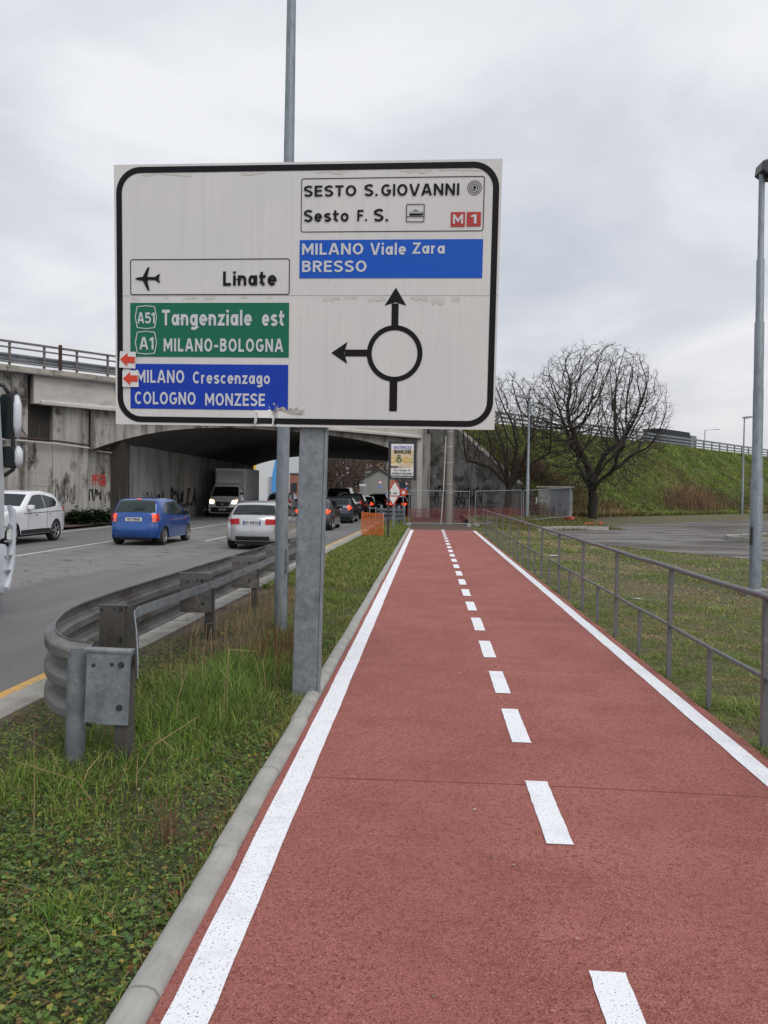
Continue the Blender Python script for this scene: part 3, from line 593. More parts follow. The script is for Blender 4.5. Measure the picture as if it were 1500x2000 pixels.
# ================================================================== BIG DIRECTION SIGN
SB = Vector((-.985, 6.20, -.04))
sign = thing('direction_sign', 'big white roundabout direction board with blue and green destination fields on one post', 'road sign', SB)
mb = MB(); a = Vector((0, 0, -.15)); b = Vector((.075, .03, 4.15))
mb.bar(a, b, .205, .15, up=(0, -1, 0)); mb.build('post', 'galv', sign, bevel=.012)
mb = MB(); mb.bar((.115, -.05, -.1), (.188, -.03, 4.1), .02, .06, up=(0, -1, 0)); mb.build('post_flange', 'galv_pole', sign)
Rm = Matrix.Rotation(R(-1.86), 3, 'Z') @ Matrix.Rotation(R(2.67), 3, 'X') @ Matrix.Rotation(R(.45), 3, 'Y')
pan = None
def dent(u, v):
    g = math.exp(-(((u + .29) / .11) ** 2 + ((v + 1.02) / .11) ** 2)) * .045
    g -= .05 * math.exp(-(((u + .222) / .022) ** 2 + ((v + .98) / .11) ** 2))
    g += .018 * math.exp(-(((u + .36) / .02) ** 2 + ((v + 1.0) / .09) ** 2)) + .004 * math.sin(u * 2.1 + 1) * math.cos(v * 1.7)
    return g
def F(off): return lambda u, v: (u, -(off + dent(u, v)), v)
def plate(u0, u1, v0, v1, off, nu, nv, thick=0):
    mb = MB(); us = np.linspace(u0, u1, nu); vv = np.linspace(v0, v1, nv); f = F(off)
    mb.add([f(a, b) for b in vv for a in us], [(j * nu + i, j * nu + i + 1, (j + 1) * nu + i + 1, (j + 1) * nu + i) for j in range(nv - 1) for i in range(nu - 1)])
    if thick:
        g = F(off - thick); b0 = len(mb.v)
        mb.add([g(a, b) for b in vv for a in us], [(j * nu + i, (j + 1) * nu + i, (j + 1) * nu + i + 1, j * nu + i + 1) for j in range(nv - 1) for i in range(nu - 1)])
        fr = [i for i in range(nu)] + [j * nu + nu - 1 for j in range(1, nv)] + [(nv - 1) * nu + i for i in range(nu - 2, -1, -1)] + [j * nu for j in range(nv - 2, 0, -1)]
        for i in range(len(fr)):
            p, q = fr[i], fr[(i + 1) % len(fr)]; mb.f.append([p, p + b0, q + b0, q]); mb.mi.append(0)
    return mb
pan = plate(-1.535, 1.535, .0035, 1.0275, 0, 40, 24, .022).build('panel', 'sign_white', sign, 40)
pan.location = Vector((-1.0234, 6.05, 3.1887)) - SB; pan.rotation_euler = Rm.to_euler()
low = plate(-1.532, 1.532, -1.0275, .0005, 0, 150, 44, .022).build('lower_panel', 'sign_white', sign, 40)
low.location = pan.location; low.rotation_euler = pan.rotation_euler
def dec(name, mb, m, up=True): return mb.build(name, m, pan if up else low)
# frame rails behind, clamps
for v in (.75, .25, -.3, -.8):
    mb = MB(); mb.box((0, .045, v), (2.9, .04, .05)); mb.build('back_rail', 'galv', pan)
# border ring
def ring(hu, hv, r, wd, off, cu=0, cv=0, n=8):
    out = []; inn = []
    for (sx, sy, a0) in ((1, 1, 0), (-1, 1, 90), (-1, -1, 180), (1, -1, 270)):
        for i in range(n + 1):
            a = R(a0 + 90 * i / n); c, s = math.cos(a), math.sin(a)
            out.append((cu + sx * (hu - r) + r * c, cv + sy * (hv - r) + r * s)); inn.append((cu + sx * (hu - r) + (r - wd) * c, cv + sy * (hv - r) + (r - wd) * s))
    o2 = []; i2 = []
    for k in range(len(out)):
        p, q = out[k], out[(k + 1) % len(out)]; pi, qi = inn[k], inn[(k + 1) % len(out)]; m = max(1, int(math.dist(p, q) / .03))
        for j in range(m): o2.append((p[0] + (q[0] - p[0]) * j / m, p[1] + (q[1] - p[1]) * j / m)); i2.append((pi[0] + (qi[0] - pi[0]) * j / m, pi[1] + (qi[1] - pi[1]) * j / m))
    f = F(off); k = len(o2); mb = MB()
    mb.add([f(*p) for p in o2] + [f(*p) for p in i2], [(i, (i + 1) % k, (i + 1) % k + k, i + k) for i in range(k)]); return mb
dec('border', ring(1.516, 1.008, .20, .047, .003), 'sign_black')
def field(u0, u1, v0, v1, m, up=False, off=.003): return dec('field', plate(u0, u1, v0, v1, off, 40, 14), m, up)
field(-.024, 1.405, .136, .430, 'sign_blue', True); field(-1.406, -.103, -.481, -.053, 'sign_green'); field(-1.407, -.106, -.898, -.538, 'sign_blue_dark')
dec('field_outline', ring(.711, .206, .02, .006, .003, .694, .695), 'sign_black'); dec('field_outline', ring(.652, .141, .02, .007, .003, -.753, .150), 'sign_black')
def txt(body, u0, u1, v0, v1, m, up=True, gap=.15, off=.006, hw_=SH):
    mb = MB(); stroke_text(mb, body, u0, u1, v0, v1, lambda a, b, k: F(off + .0005 * k)(a, b), gap, hw_); return dec('lettering', mb, m, up)
K, G_ = 'sign_black', 'sign_grey_white'
txt('SESTO', .006, .417, .762, .844, K); txt('S.', .481, .585, .761, .849, K); txt('GIOVANNI', .612, 1.213, .760, .848, K)
txt('Sesto', .008, .361, .569, .660, K); txt('F.', .429, .505, .571, .657, K); txt('S.', .558, .669, .569, .662, K)
txt('MILANO', -.004, .479, .316, .403, G_); txt('Viale', .536, .812, .313, .404, G_); txt('Zara', .864, 1.112, .320, .405, G_); txt('BRESSO', -.002, .507, .183, .270, G_)
txt('Linate', -.638, -.207, .081, .192, K, hw_=.098)
txt('A51', -1.345, -1.202, -.217, -.130, G_, False); txt('A1', -1.328, -1.212, -.424, -.326, G_, False)
txt('Tangenziale', -1.141, -.404, -.232, -.109, G_, False, hw_=.095); txt('est', -.320, -.141, -.234, -.110, G_, False, hw_=.095)
txt('MILANO-BOLOGNA', -1.127, -.150, -.438, -.335, G_, False, gap=.2, hw_=.095)
txt('MILANO', -1.354, -.957, -.690, -.588, G_, False); txt('Crescenzago', -.885, -.253, -.692, -.597, G_, False); txt('COLOGNO', -1.369, -.862, -.863, -.762, G_, False); txt('MONZESE', -.783, -.292, -.867, -.768, G_, False)
# motorway shields
for cv in (-.167, -.370):
    oc = [(-.075, .086), (0, .094), (.075, .086), (.092, 0), (.075, -.086), (0, -.094), (-.075, -.086), (-.092, 0)]; f = F(.006); mb = MB()
    mb.add([f(-1.275 + x, cv + y) for x, y in oc] + [f(-1.275 + x * .92, cv + y * .93) for x, y in oc], [(i, (i + 1) % 8, (i + 1) % 8 + 8, i + 8) for i in range(8)]); dec('motorway_shield', mb, G_, False)
# roundabout arrow
f = F(.0035); mb = MB(); n = 48
mb.add([f(.739 + r_ * math.cos(2 * math.pi * i / n), -.444 + r_ * math.sin(2 * math.pi * i / n)) for r_ in (.219, .180) for i in range(n)], [(i, (i + 1) % n, (i + 1) % n + n, i + n) for i in range(n)])
mb.add([f(*p) for p in ((.710, -.24), (.764, -.24), (.764, -.058), (.710, -.058))], [(0, 1, 2, 3)]); mb.add([f(*p) for p in ((.654, -.075), (.739, -.048), (.824, -.075), (.740, .064))], [(0, 1, 2, 3)])
mb.add([f(*p) for p in ((.530, -.468), (.530, -.415), (.345, -.415), (.345, -.468))], [(0, 1, 2, 3)]); mb.add([f(*p) for p in ((.366, -.356), (.340, -.442), (.368, -.528), (.238, -.442))], [(0, 1, 2, 3)])
mb.add([f(*p) for p in ((.705, -.893), (.766, -.893), (.766, -.655), (.705, -.655))], [(0, 1, 2, 3)]); dec('roundabout_symbol', mb, K)
# rings symbol, tram symbol, M1, aeroplane
mb = MB(); f = F(.006)
for r1, r0 in ((.054, .049), (.040, .035), (.026, .021), (.012, .0)):
    mb.add([f(1.329 + r_ * math.cos(2 * math.pi * i / 28), .814 + r_ * math.sin(2 * math.pi * i / 28)) for r_ in (r1, r0) for i in range(28)], [(i, (i + 1) % 28, (i + 1) % 28 + 28, i + 28) for i in range(28)])
dec('centre_symbol', mb, K)
dec('tram_symbol', ring(.071, .069, .012, .006, .006, .879, .628), K)
mb = MB()
for q in ((.812, .598, .946, .603), (.834, .610, .938, .638), (.862, .645, .90, .650), (.878, .650, .884, .656)):
    mb.add([f(q[0], q[1]), f(q[2], q[1]), f(q[2], q[3]), f(q[0], q[3])], [(0, 1, 2, 3)])
dec('tram_symbol', mb, K); mb = MB(); f8 = F(.008)
for i in range(5): mb.add([f8(.838 + .02 * i, .625), f8(.853 + .02 * i, .625), f8(.853 + .02 * i, .634), f8(.838 + .02 * i, .634)], [(0, 1, 2, 3)])
dec('tram_symbol', mb, 'sign_white')
field(1.153, 1.262, .523, .633, 'sign_red', True, .0045); field(1.276, 1.383, .5255, .633, 'sign_red', True, .0045)
txt('M', 1.170, 1.247, .545, .614, G_, off=.0075); txt('1', 1.308, 1.350, .545, .614, G_, off=.0075)
pl = [(-1.366, .137), (-1.345, .146), (-1.30, .152), (-1.262, .222), (-1.25, .229), (-1.244, .226), (-1.262, .151), (-1.20, .150), (-1.168, .172), (-1.155, .172), (-1.168, .141), (-1.149, .139), (-1.168, .136), (-1.155, .106), (-1.168, .106), (-1.20, .128), (-1.262, .126), (-1.244, .044), (-1.251, .042), (-1.262, .050), (-1.30, .122), (-1.345, .128)]
mb = MB(); f = F(.006); mb.add([f(*p) for p in pl], [tuple(range(len(pl)))]); dec('aeroplane_symbol', mb, K)
# seam grime and bent corner wear
for k, (u0, u1, v0, v1) in enumerate([(.16, .30, -.055, -.006), (.33, .44, -.035, -.004), (.52, .66, -.05, -.006), (.86, 1.0, -.045, -.004), (1.02, 1.12, -.075, -.01), (1.18, 1.24, -.055, -.006), (-1.40, -1.33, -.045, -.006), (-1.12, -1.09, -.03, -.004), (-.95, -.85, -.025, -.004), (-.79, -.7, -.03, -.004), (-.5, -.44, -.025, -.004), (-.28, -.24, -.03, -.004)]):
    mb = MB(); f = F(.002); pts = [(u0, v1), (u1, v1)] + [(u1 - (u1 - u0) * i / 7, v0 + (v1 - v0) * random.uniform(0, .7)) for i in range(8)]
    mb.add([f(*p) for p in pts], [tuple(range(len(pts)))]); dec('dirt_streak', mb, 'grime_pale', False)
for (u0, u1) in ((-1.3, -.9), (.1, .35), (.75, 1.0), (1.05, 1.38), (-.5, -.3)):
    mb = MB(); f = F(.002); pts = [(u0, .955), (u1, .955)] + [(u1 - (u1 - u0) * i / 9, .955 - random.uniform(.004, .03)) for i in range(10)]
    mb.add([f(*p) for p in pts], [tuple(range(len(pts)))]); dec('dirt_streak', mb, 'grime_pale')
pts = [(-.20, -.915), (.015, -.93), (.03, -.885), (.0, -.895)] + [(-.02 - .019 * i, -.888 + random.uniform(-.015, .022)) for i in range(10)]
mb = MB(); f = F(.0055); mb.add([f(*p) for p in pts], [tuple(range(len(pts)))]); dec('scraped_patch', mb, 'grime', False)
for u0, w0 in ((-.352, .010), (-.222, .018)):
    mb = MB(); f = F(.007); zs = np.linspace(-1.02, -.84 if u0 > -.3 else -.91, 14)
    V = []
    for z in zs: j = .012 * nz(z * 9, u0, 3); V += [f(u0 + j - w0 / 2, z), f(u0 + j + w0 / 2 * random.uniform(.3, 1.6), z)]
    mb.add(V, [(2 * i, 2 * i + 1, 2 * i + 3, 2 * i + 2) for i in range(13)]); dec('crease', mb, 'grime', False)
# two red arrow stickers stuck over the left border (flat, lifted at a corner)
for k, (cu, cv, an) in enumerate(((-1.427, -.507, -3), (-1.402, -.659, 1))):
    rot = lambda x, y: (cu + x * math.cos(R(an)) - y * math.sin(R(an)), cv + x * math.sin(R(an)) + y * math.cos(R(an)))
    st = tag(empty('arrow_sticker', (0, 0, 0)), ['square white sticker with a torn red left arrow on the green field corner', 'square white sticker with a whole red left arrow over the dark blue field'][k], 'sticker')
    f = F(.010 + .004 * k); mb = MB(); mb.add([f(*rot(x, y)) for x, y in ((-.068, -.066), (.068, -.068), (.066, .066), (-.066, .064))], [(0, 1, 2, 3)]); s1 = mb.build('backing', 'sticker_white', st)
    f = F(.013 + .004 * k); mb = MB(); mb.add([f(*rot(x, y)) for x, y in ((-.062, 0), (.0, -.056), (.0, -.026), (.062, -.026), (.062, .026), (.0, .026), (.0, .056))], [(0, 1, 2, 3, 4, 5, 6)]); mb.build('arrow', 'arrow_red', st)
    st.location = Vector((-1.0234, 6.05, 3.1887)); st.rotation_euler = Rm.to_euler()

# ================================================================== POLES
def z_any(x, y): return z_lawn(x, y) if x > 2 else z_verge(x, y)
lp = thing('lamp_post', 'tall galvanised lamp post rising behind the big direction board', 'lamp post', (-1.79, 9.28, -.05))
mb = MB(); mb.tube([(0, 0, -.2), (0, 0, 1.5), (.03, 0, 4), (.06, 0, 10.3)], [.08, .079, .072, .042], 16); mb.build('pole', 'galv_pole', lp, 40)
mb = MB(); mb.box((.078, -.02, .85), (.02, .09, .30)); mb.build('hatch', 'galv', lp, bevel=.004)
mb = MB(); mb.tube([(.06, 0, 10.25), (-.3, 0, 10.6), (-1.6, 0, 10.75)], [.04, .035, .03], 10); mb.build('arm', 'galv_pole', lp, 40)
mb = MB(); mb.box((-1.9, 0, 10.76), (.7, .28, .12)); mb.build('lamp_head', 'lamp_head_grey', lp, bevel=.03)
lp = thing('lamp_post', 'stepped galvanised lamp post on the lawn behind the handrail', 'lamp post', (5.62, 13.51, -.05))
mb = MB()
steps = [(-.2, .100), (2.02, .098), (2.05, .084), (3.55, .083), (3.58, .078), (4.68, .077), (4.71, .064), (5.74, .063), (5.77, .050), (7.22, .047)]
mb.tube([(-.075 * max(0, z) / 7.2, 0, z) for z, r_ in steps], [r_ for z, r_ in steps], 16); mb.build('pole', 'galv_pole', lp, 30)
mb = MB(); mb.box((-.10, -.02, 1.05), (.02, .10, .32)); mb.build('hatch', 'bolt_dark', lp, bevel=.004)
mb = MB(); mb.prism([(-.14, 7.20), (-.12, 7.36), (.05, 7.42), (.55, 7.40), (.62, 7.30), (.5, 7.15), (0, 7.10)], lambda u, v, d: (u, -.16 + d, v), .32); mb.build('lamp_head', 'lamp_head_dark', lp, bevel=.02, fixn=True)
mb = MB(); mb.prism([(.0, 7.422), (.02, 7.45), (.5, 7.44), (.55, 7.405)], lambda u, v, d: (u, -.13 + d, v), .26); mb.build('lamp_cover', 'box_white', lp, fixn=True)
mb = MB(); mb.box((0, 0, .06), (.42, .42, .16)); mb.build('footing', 'concrete_block', lp, bevel=.02)
def small_lamp(loc, h, label, dx, rz=0):
    o = thing('lamp_post', label, 'lamp post', loc, rz, None); mb = MB()
    mb.tube([(0, 0, -.2), (0, 0, h * .38), (0, 0, h * .385), (0, 0, h)], [.10, .095, .075, .05], 10); mb.build('pole', 'galv_pole', o, 40)
    mb = MB(); mb.prism([(-.15 * dx, h - .02), (-.1 * dx, h + .12), (.8 * dx, h + .20), (.85 * dx, h + .10), (.3 * dx, h - .03)], lambda u, v, d: (u, -.16 + d, v), .32); mb.build('lamp_head', 'lamp_head_grey', o, fixn=True, bevel=.02)
    return o
small_lamp((5.58, 44.0, .12), 7.0, 'slim lamp post standing between the bare tree and the block hut', 1, R(150))
small_lamp((26.6, 67.0, .2), 8.2, 'slim lamp post at the far end of the yard kerb', 1)
def arm_lamp(p, h, label):
    o = thing('lamp_post', label, 'lamp post', p); mb = MB(); mb.tube([(0, 0, 0), (0, 0, h)], .07, 8); mb.build('pole', 'galv_pole', o, 40)
    mb = MB(); mb.tube([(0, 0, h - .03), (1.9, 0, h + .1)], .045, 6); mb.build('arm', 'galv_pole', o); mb = MB(); mb.box((2.2, 0, h + .1), (.8, .25, .1)); mb.build('lamp_head', 'lamp_head_grey', o, bevel=.02)
arm_lamp(P(98, -21.4, 6.9), 6.8, 'long armed lamp post on the far side of the flyover beside the dark lorry')
arm_lamp(P(150, -21.4, 6.9), 6.4, 'long armed lamp post far along the flyover above the reddish scrub')
cp = thing('concrete_pole', 'thick tapered concrete pole with steel bands beside the wing wall', 'pole', (1.08, 41.5, -.05))
mb = MB(); mb.tube([(0, 0, -.2), (0, 0, 9.5)], [.21, .13], 14); mb.build('shaft', 'concrete_pole', cp, 40)
for z in (1.7, 2.2, 3.35, 4.2, 5.0): mb = MB(); mb.lathe([(.222 - z * .0085, -.02), (.222 - z * .0085, .02)], Matrix.Translation((0, 0, z)), 14); mb.build('band', 'steel_light', cp)
mb = MB(); mb.tube([(-.42, -.25, 0), (-.30, -.18, 2.2), (-.22, 0, 4.8)], .03, 6); mb.build('cable_duct', 'pipe_pale', cp)
mb = MB(); mb.tube([(.28, 0, 0), (.24, 0, 3.2), (.2, 0, 4.9)], .022, 6); mb.build('cable_duct', 'galv_dirty', cp)

# ================================================================== HANDRAIL
hr = thing('handrail', 'grey painted steel handrail with tall and short posts along the path', 'railing', (2.235, 3.15, 0))
pm = hm_ = None
for i in range(15):
    if pm is None:
        mb = MB(); mb.box((0, 0, .44), (.036, .042, 1.08)); pm = mb.mesh('post', 'rail_paint'); mb = MB(); mb.box((0, 0, .16), (.03, .034, .58)); hm_ = mb.mesh('short_post', 'rail_paint')
    p = link('post', pm, hr); p.location = (random.uniform(-.006, .006), 2.02 * i, 0); p.rotation_euler = (0, R(random.uniform(-.5, .5)), 0)
    if i < 14: p = link('short_post', hm_, hr); p.location = (0, 2.02 * i + 1.01, 0)
for zz, r_ in ((.995, .0225), (.462, .0165)):
    mb = MB(); mb.tube([(.004 * math.sin(i * 1.7), -2.5 + 31.2 * i / 40, zz + .004 * math.sin(i * 2.3)) for i in range(41)], r_, 10); mb.build('rail', 'rail_paint', hr, True)

# ================================================================== GUARDRAIL with turned end
ctrl = [(-2.10, 4.70), (-2.31, 4.80), (-2.53, 5.07), (-2.73, 5.5), (-2.89, 6.1), (-2.95, 6.9), (-2.95, 8.0), (-2.93, 10), (-2.88, 13), (-2.80, 17.4)]
def catmull(c, k=6):
    c = [np.array(p, float) for p in c]; out = []
    for i in range(len(c) - 1):
        p0 = c[max(i - 1, 0)]; p1 = c[i]; p2 = c[i + 1]; p3 = c[min(i + 2, len(c) - 1)]
        for j in range(k):
            t = j / k; out.append(.5 * (2 * p1 + (p2 - p0) * t + (2 * p0 - 5 * p1 + 4 * p2 - p3) * t * t + (3 * p1 - p0 - 3 * p2 + p3) * t ** 3))
    return out + [c[-1]]
gr = thing('guardrail', 'dirty three wave steel guardrail whose near end curls towards the path', 'guardrail', (-2.45, 4.5, -.05))
G0 = Vector((-2.45, 4.5, -.05))
pr = []
for k in range(3):
    z0 = .70 - k * .19
    pr += [(.004, z0), (.004, z0 - .014), (-.052, z0 - .042), (-.060, z0 - .054), (-.062, z0 - .080), (-.060, z0 - .106), (-.052, z0 - .118), (.004, z0 - .146), (.004, z0 - .160)]
mb = MB(); line = [Vector((p[0], p[1], 0)) - Vector((G0.x, G0.y, 0)) for p in catmull(ctrl)]
mb.sweep([(a, b + .03) for a, b in pr] + [(a + .005, b + .03) for a, b in reversed(pr)], line, True); mb.build('beam', 'galv_beam', gr, 22, fixn=True)
mb = MB(); tb = Matrix.Translation(Vector((-2.165, 4.60, 0)) - Vector((G0.x, G0.y, 0)))
mb.lathe([(0, -.1), (.058, -.1), (.060, .70), (.053, .70), (.053, .3), (0, .3)], tb @ Matrix.Rotation(R(1.5), 4, 'Y'), 22); mb.build('end_tube', 'galv', gr, 40)
spm = MB(); wq, hq = .36, .43
spm.box((0, 0, 0), (wq, .008, hq)); spm.box((0, .02, hq / 2 + .004), (wq + .02, .05, .010)); spm.box((0, .03, -hq / 2 - .004), (wq - .06, .07, .008)); spm.box((wq / 2 - .004, .035, 0), (.008, .06, hq - .01))
spm_me = spm.mesh('spacer', 'galv_dirty')
spm = MB(); spm.box((0, 0, -.02), (.22, .008, .36)); spm.box((0, .02, .164), (.25, .05, .010)); spm.box((.107, .035, -.02), (.008, .05, .35)); sp1_me = spm.mesh('spacer', 'galv_stain_shade')
spm = MB(); spm.box((0, 0, 0), (.262, .008, hq)); spm.box((-.01, .03, hq / 2 + .004), (.285, .085, .014)); spm.box((.035, .02, -hq / 2 - .004), (.19, .06, .01)); spm.box((.127, .035, 0), (.008, .06, hq - .01)); sp0_me = spm.mesh('spacer', 'galv')
psm = MB(); psm.box((0, 0, 0), (.10, .006, .9)); psm.box((-.047, .03, 0), (.006, .06, .9)); psm.box((.047, .03, 0), (.006, .06, .9)); ps_me = psm.mesh('post', 'galv_stain_shade')
bm_ = MB(); bm_.lathe([(0, .016), (.017, .016), (.017, 0), (.026, 0), (.026, -.004)], Matrix.Rotation(R(90), 4, 'X'), 8); bo_me = bm_.mesh('bolt', 'bolt_dark')
posts = [(-1.86, 4.50, 0), (-2.56, 6.38, 0)] + [(-2.49 + .009 * i, 8.5 + 2.25 * i, 0) for i in range(5)]
for i, (x, y, _) in enumerate(posts):
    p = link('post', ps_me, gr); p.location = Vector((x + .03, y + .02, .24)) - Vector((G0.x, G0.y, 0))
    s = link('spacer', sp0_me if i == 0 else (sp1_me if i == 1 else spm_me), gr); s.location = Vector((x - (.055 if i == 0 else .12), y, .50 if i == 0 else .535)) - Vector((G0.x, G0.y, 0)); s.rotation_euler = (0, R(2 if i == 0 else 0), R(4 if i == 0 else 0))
    for bx, bz in ((.075, .14), (.02, .14), (.075, -.12), (-.09, .13)):
        q = link('bolt', bo_me, s); q.location = (bx, -.005, bz); q.scale = (.8, .8, .8) if bx > .05 else (.5, .25, .5)
sl = [(-1.70, 4.42, .62), (-1.74, 4.52, .66), (-2.05, 5.3, .66), (-2.38, 6.1, .66), (-2.42, 6.3, .67), (-2.40, 7.2, .66)] + [(-2.35 + .009 * i, 8.55 + 2.2 * i, .66) for i in range(5)]
mb = MB(); mb.sweep([(-.004, -.04), (-.004, .04), (.004, .04), (.004, -.04)], [Vector(p) - Vector((G0.x, G0.y, 0)) for p in sl], True); mb.build('strap', 'galv', gr, fixn=True)

# ================================================================== ADVERT, BARRIERS, SMALL SIGNS AT THE PATH'S END
ad = thing('advert_sign', 'dark framed pasta advert on two posts at the end of the verge', 'advert', (-1.0, 28.0, -.05))
mb = MB(); mb.box((-.47, 0, 1.72), (.07, .07, 3.7)); mb.build('post', 'ad_dark', ad); mb = MB(); mb.box((.49, 0, 2.86), (.06, .06, 1.44)); mb.build('frame_upright', 'ad_dark', ad)
mb = MB(); mb.box((.01, -.02, 2.87), (.92, .05, 1.38)); mb.build('frame', 'ad_dark', ad)
yf = -.05
def fa(x, z): return (x, yf, z)
def rect(name, x0, x1, z0, z1, m, y=None):
    mb = MB(); yy = yf if y is None else y; mb.add([(x0, yy, z0), (x1, yy, z0), (x1, yy, z1), (x0, yy, z1)], [(0, 1, 2, 3)]); return mb.build(name, m, ad)
rect('poster', -.40, .42, 2.32, 3.47, 'sticker_white'); rect('poster_photo', -.40, .42, 2.60, 3.25, 'ad_cream', yf - .004)
for i, (x, z, r_, m) in enumerate(((-.34, 2.88, .13, 'pasta_yellow'), (-.11, 2.88, .14, 'pasta_green_light'), (-.11, 2.88, .10, 'pasta_green'), (.17, 2.90, .14, 'pasta_yellow'), (.39, 2.88, .12, 'pasta_green_light'), (-.12, 3.02, .07, 'pasta_green'))):
    mb = MB(); n = 20; yy = yf - .008 - .002 * i
    lim = lambda v: max(-.395, min(.415, v))
    mb.add([(lim(x + q * r_ * math.cos(2 * math.pi * k / n)), yy, z + q * r_ * .85 * math.sin(2 * math.pi * k / n)) for q in (1, .45) for k in range(n)], [(k, (k + 1) % n, (k + 1) % n + n, k + n) for k in range(n)]); mb.build('pasta_print', m, ad)
rect('fork_print', -.40, -.15, 2.61, 2.66, 'ad_dark', yf - .022); rect('fork_print', -.15, .12, 2.64, 2.68, 'pipe_pale', yf - .022)
def at_(body, x0, x1, z0, z1, m, bold=.02): mb = MB(); text_fit(mb, body, x0, x1, z0, z1, lambda a, b: (a, yf - .024, b), bold); mb.build('lettering', m, ad)
at_('PASTIFICIO', -.30, .34, 3.285, 3.395, 'sign_blue_dark', .01); at_('BAROSI', -.28, .32, 3.12, 3.26, 'sign_black', .03)
at_('Via S. Rosetta, 18', -.30, .30, 2.48, 2.55, 'ad_dark', .03); at_('CINISELLO BALSAMO', -.37, .39, 2.37, 2.43, 'ad_dark', .04); at_('VENDITA DIRETTA AL PUBBLICO', -.38, .40, 2.245, 2.285, 'sticker_white', .03)
# orange mesh barrier leaning between two stakes
ob = thing('mesh_barrier', 'orange plastic mesh barrier standing on the verge beside the advert', 'barrier', (-2.12, 29.3, -.05))
A, B = Vector((-.46, .7, 0)), Vector((.42, -.7, 0)); B = Vector((.40, -.35, -.0)); A = Vector((-.47, .35, 0))
mb = MB()
for i in range(17):
    z = .06 + .86 * i / 16; mb.add([tuple(A + Vector((0, 0, z - .015 + .012 * math.sin(i * 1.9)))), tuple(B + Vector((0, 0, z - .055 + .01 * math.sin(i)))), tuple(B + Vector((0, 0, z - .023 + .01 * math.sin(i)))), tuple(A + Vector((0, 0, z + .017 + .012 * math.sin(i * 1.9))))], [(0, 1, 2, 3)])
for i in range(9):
    u = i / 8; p = A.lerp(B, u); mb.bar(p + Vector((.004, 0, .04)), p + Vector((.004, 0, .92 - .04 * u)), .03, .004, up=(0, 1, 0))
tag(mb.build('mesh', 'mesh_orange', ob), kind='stuff')
for q in (A, B, A.lerp(B, .33), A.lerp(B, .62)):
    s = .25 if q in (A.lerp(B, .33), A.lerp(B, .62)) else 0
    mb = MB(); mb.tube([q + Vector((0, .03 + s, 0)), q + Vector((.02, .03 + s, .97 + s * .7))], .016, 6); mb.build('stake', 'steel_light', ob)
mb = MB(); mb.tube([A.lerp(B, .33) + Vector((0, .28, 1.08)), A.lerp(B, .62) + Vector((0, .28, 1.08))], .014, 6); mb.build('stake', 'steel_light', ob)
# short guardrail and give-way signs at the corner of the verge
g2 = thing('guardrail', 'short grey guardrail piece at the end of the verge by the abutment', 'guardrail', (-1.9, 40, -.05))
for z in (.35, .58, .8): mb = MB(); mb.bar((-.8, .6, z), (.65, -.3, z), .05, .14); mb.build('beam', 'galv', g2)
for x, y in ((.35, -.05), (.62, -.22), (-.6, .5)): mb = MB(); mb.box((x, y + .08, .5), (.13, .10, 1.05)); mb.build('post', 'steel_blue', g2)
def tri_sign(name, label, loc, side, h, inv, sub=None, disc=False, rz=0):
    s = thing(name, label, 'road sign', loc, rz); sg = -1 if inv else 1
    mb = MB(); mb.tube([(0, .03, -.05), (0, .03, h + side * .4)], .03, 8); mb.build('post', 'galv_pole', s)
    for q, y, m in ((1, 0, 'sign_red'), (.70, -.006, 'sticker_white')):
        r_ = side / math.sqrt(3) * q; c0 = h
        mb = MB(); mb.prism([(r_ * math.cos(R(90 * sg + a)), c0 + r_ * math.sin(R(90 * sg + a))) for a in (0, 120, 240)], lambda u, v, d: (u, y + d, v), .005); mb.build('plate' if q == 1 else 'plate_face', m, s, fixn=True)
    if disc:
        for r_, y, m in ((.24, 0, 'sticker_white'), (.22, -.006, 'sign_round_blue'), (.07, -.012, 'sticker_white')):
            mb = MB(); mb.prism([(r_ * math.cos(2 * math.pi * k / 20), h - .62 + r_ * math.sin(2 * math.pi * k / 20)) for k in range(20)], lambda u, v, d: (u, y + d, v), .005); mb.build('disc', m, s, fixn=True)
    if sub:
        mb = MB(); mb.box((0, -.004, h + sub[1]), (side * .92, .01, .24)); mb.build('sub_panel', 'sticker_white', s)
        if sub[0]: mb = MB(); text_fit(mb, sub[0], -side * .34, side * .30, h + sub[1] - .07, h + sub[1] + .07, lambda a, b: (a, -.012, b), .03); mb.build('lettering', 'sign_black', s)
    return s
tri_sign('give_way_sign', 'red and white give way triangle under a distance panel behind the advert', (-1.70, 36.5, -.05), .62, 1.38, True, ('5 m', .30))
tri_sign('warning_sign', 'upright red edged warning triangle behind the give way sign', (-1.72, 38.6, -.05), .75, 1.93, False)
tri_sign('roundabout_sign', 'blue roundabout disc under a give way triangle beside the abutment', (-3.3, 108, -.15), .8, 3.0, True, None, True)
tri_sign('roundabout_sign', 'blue roundabout disc under a give way triangle before the grey shed', (-6.9, 108, -.15), .8, 3.2, True, None, True)

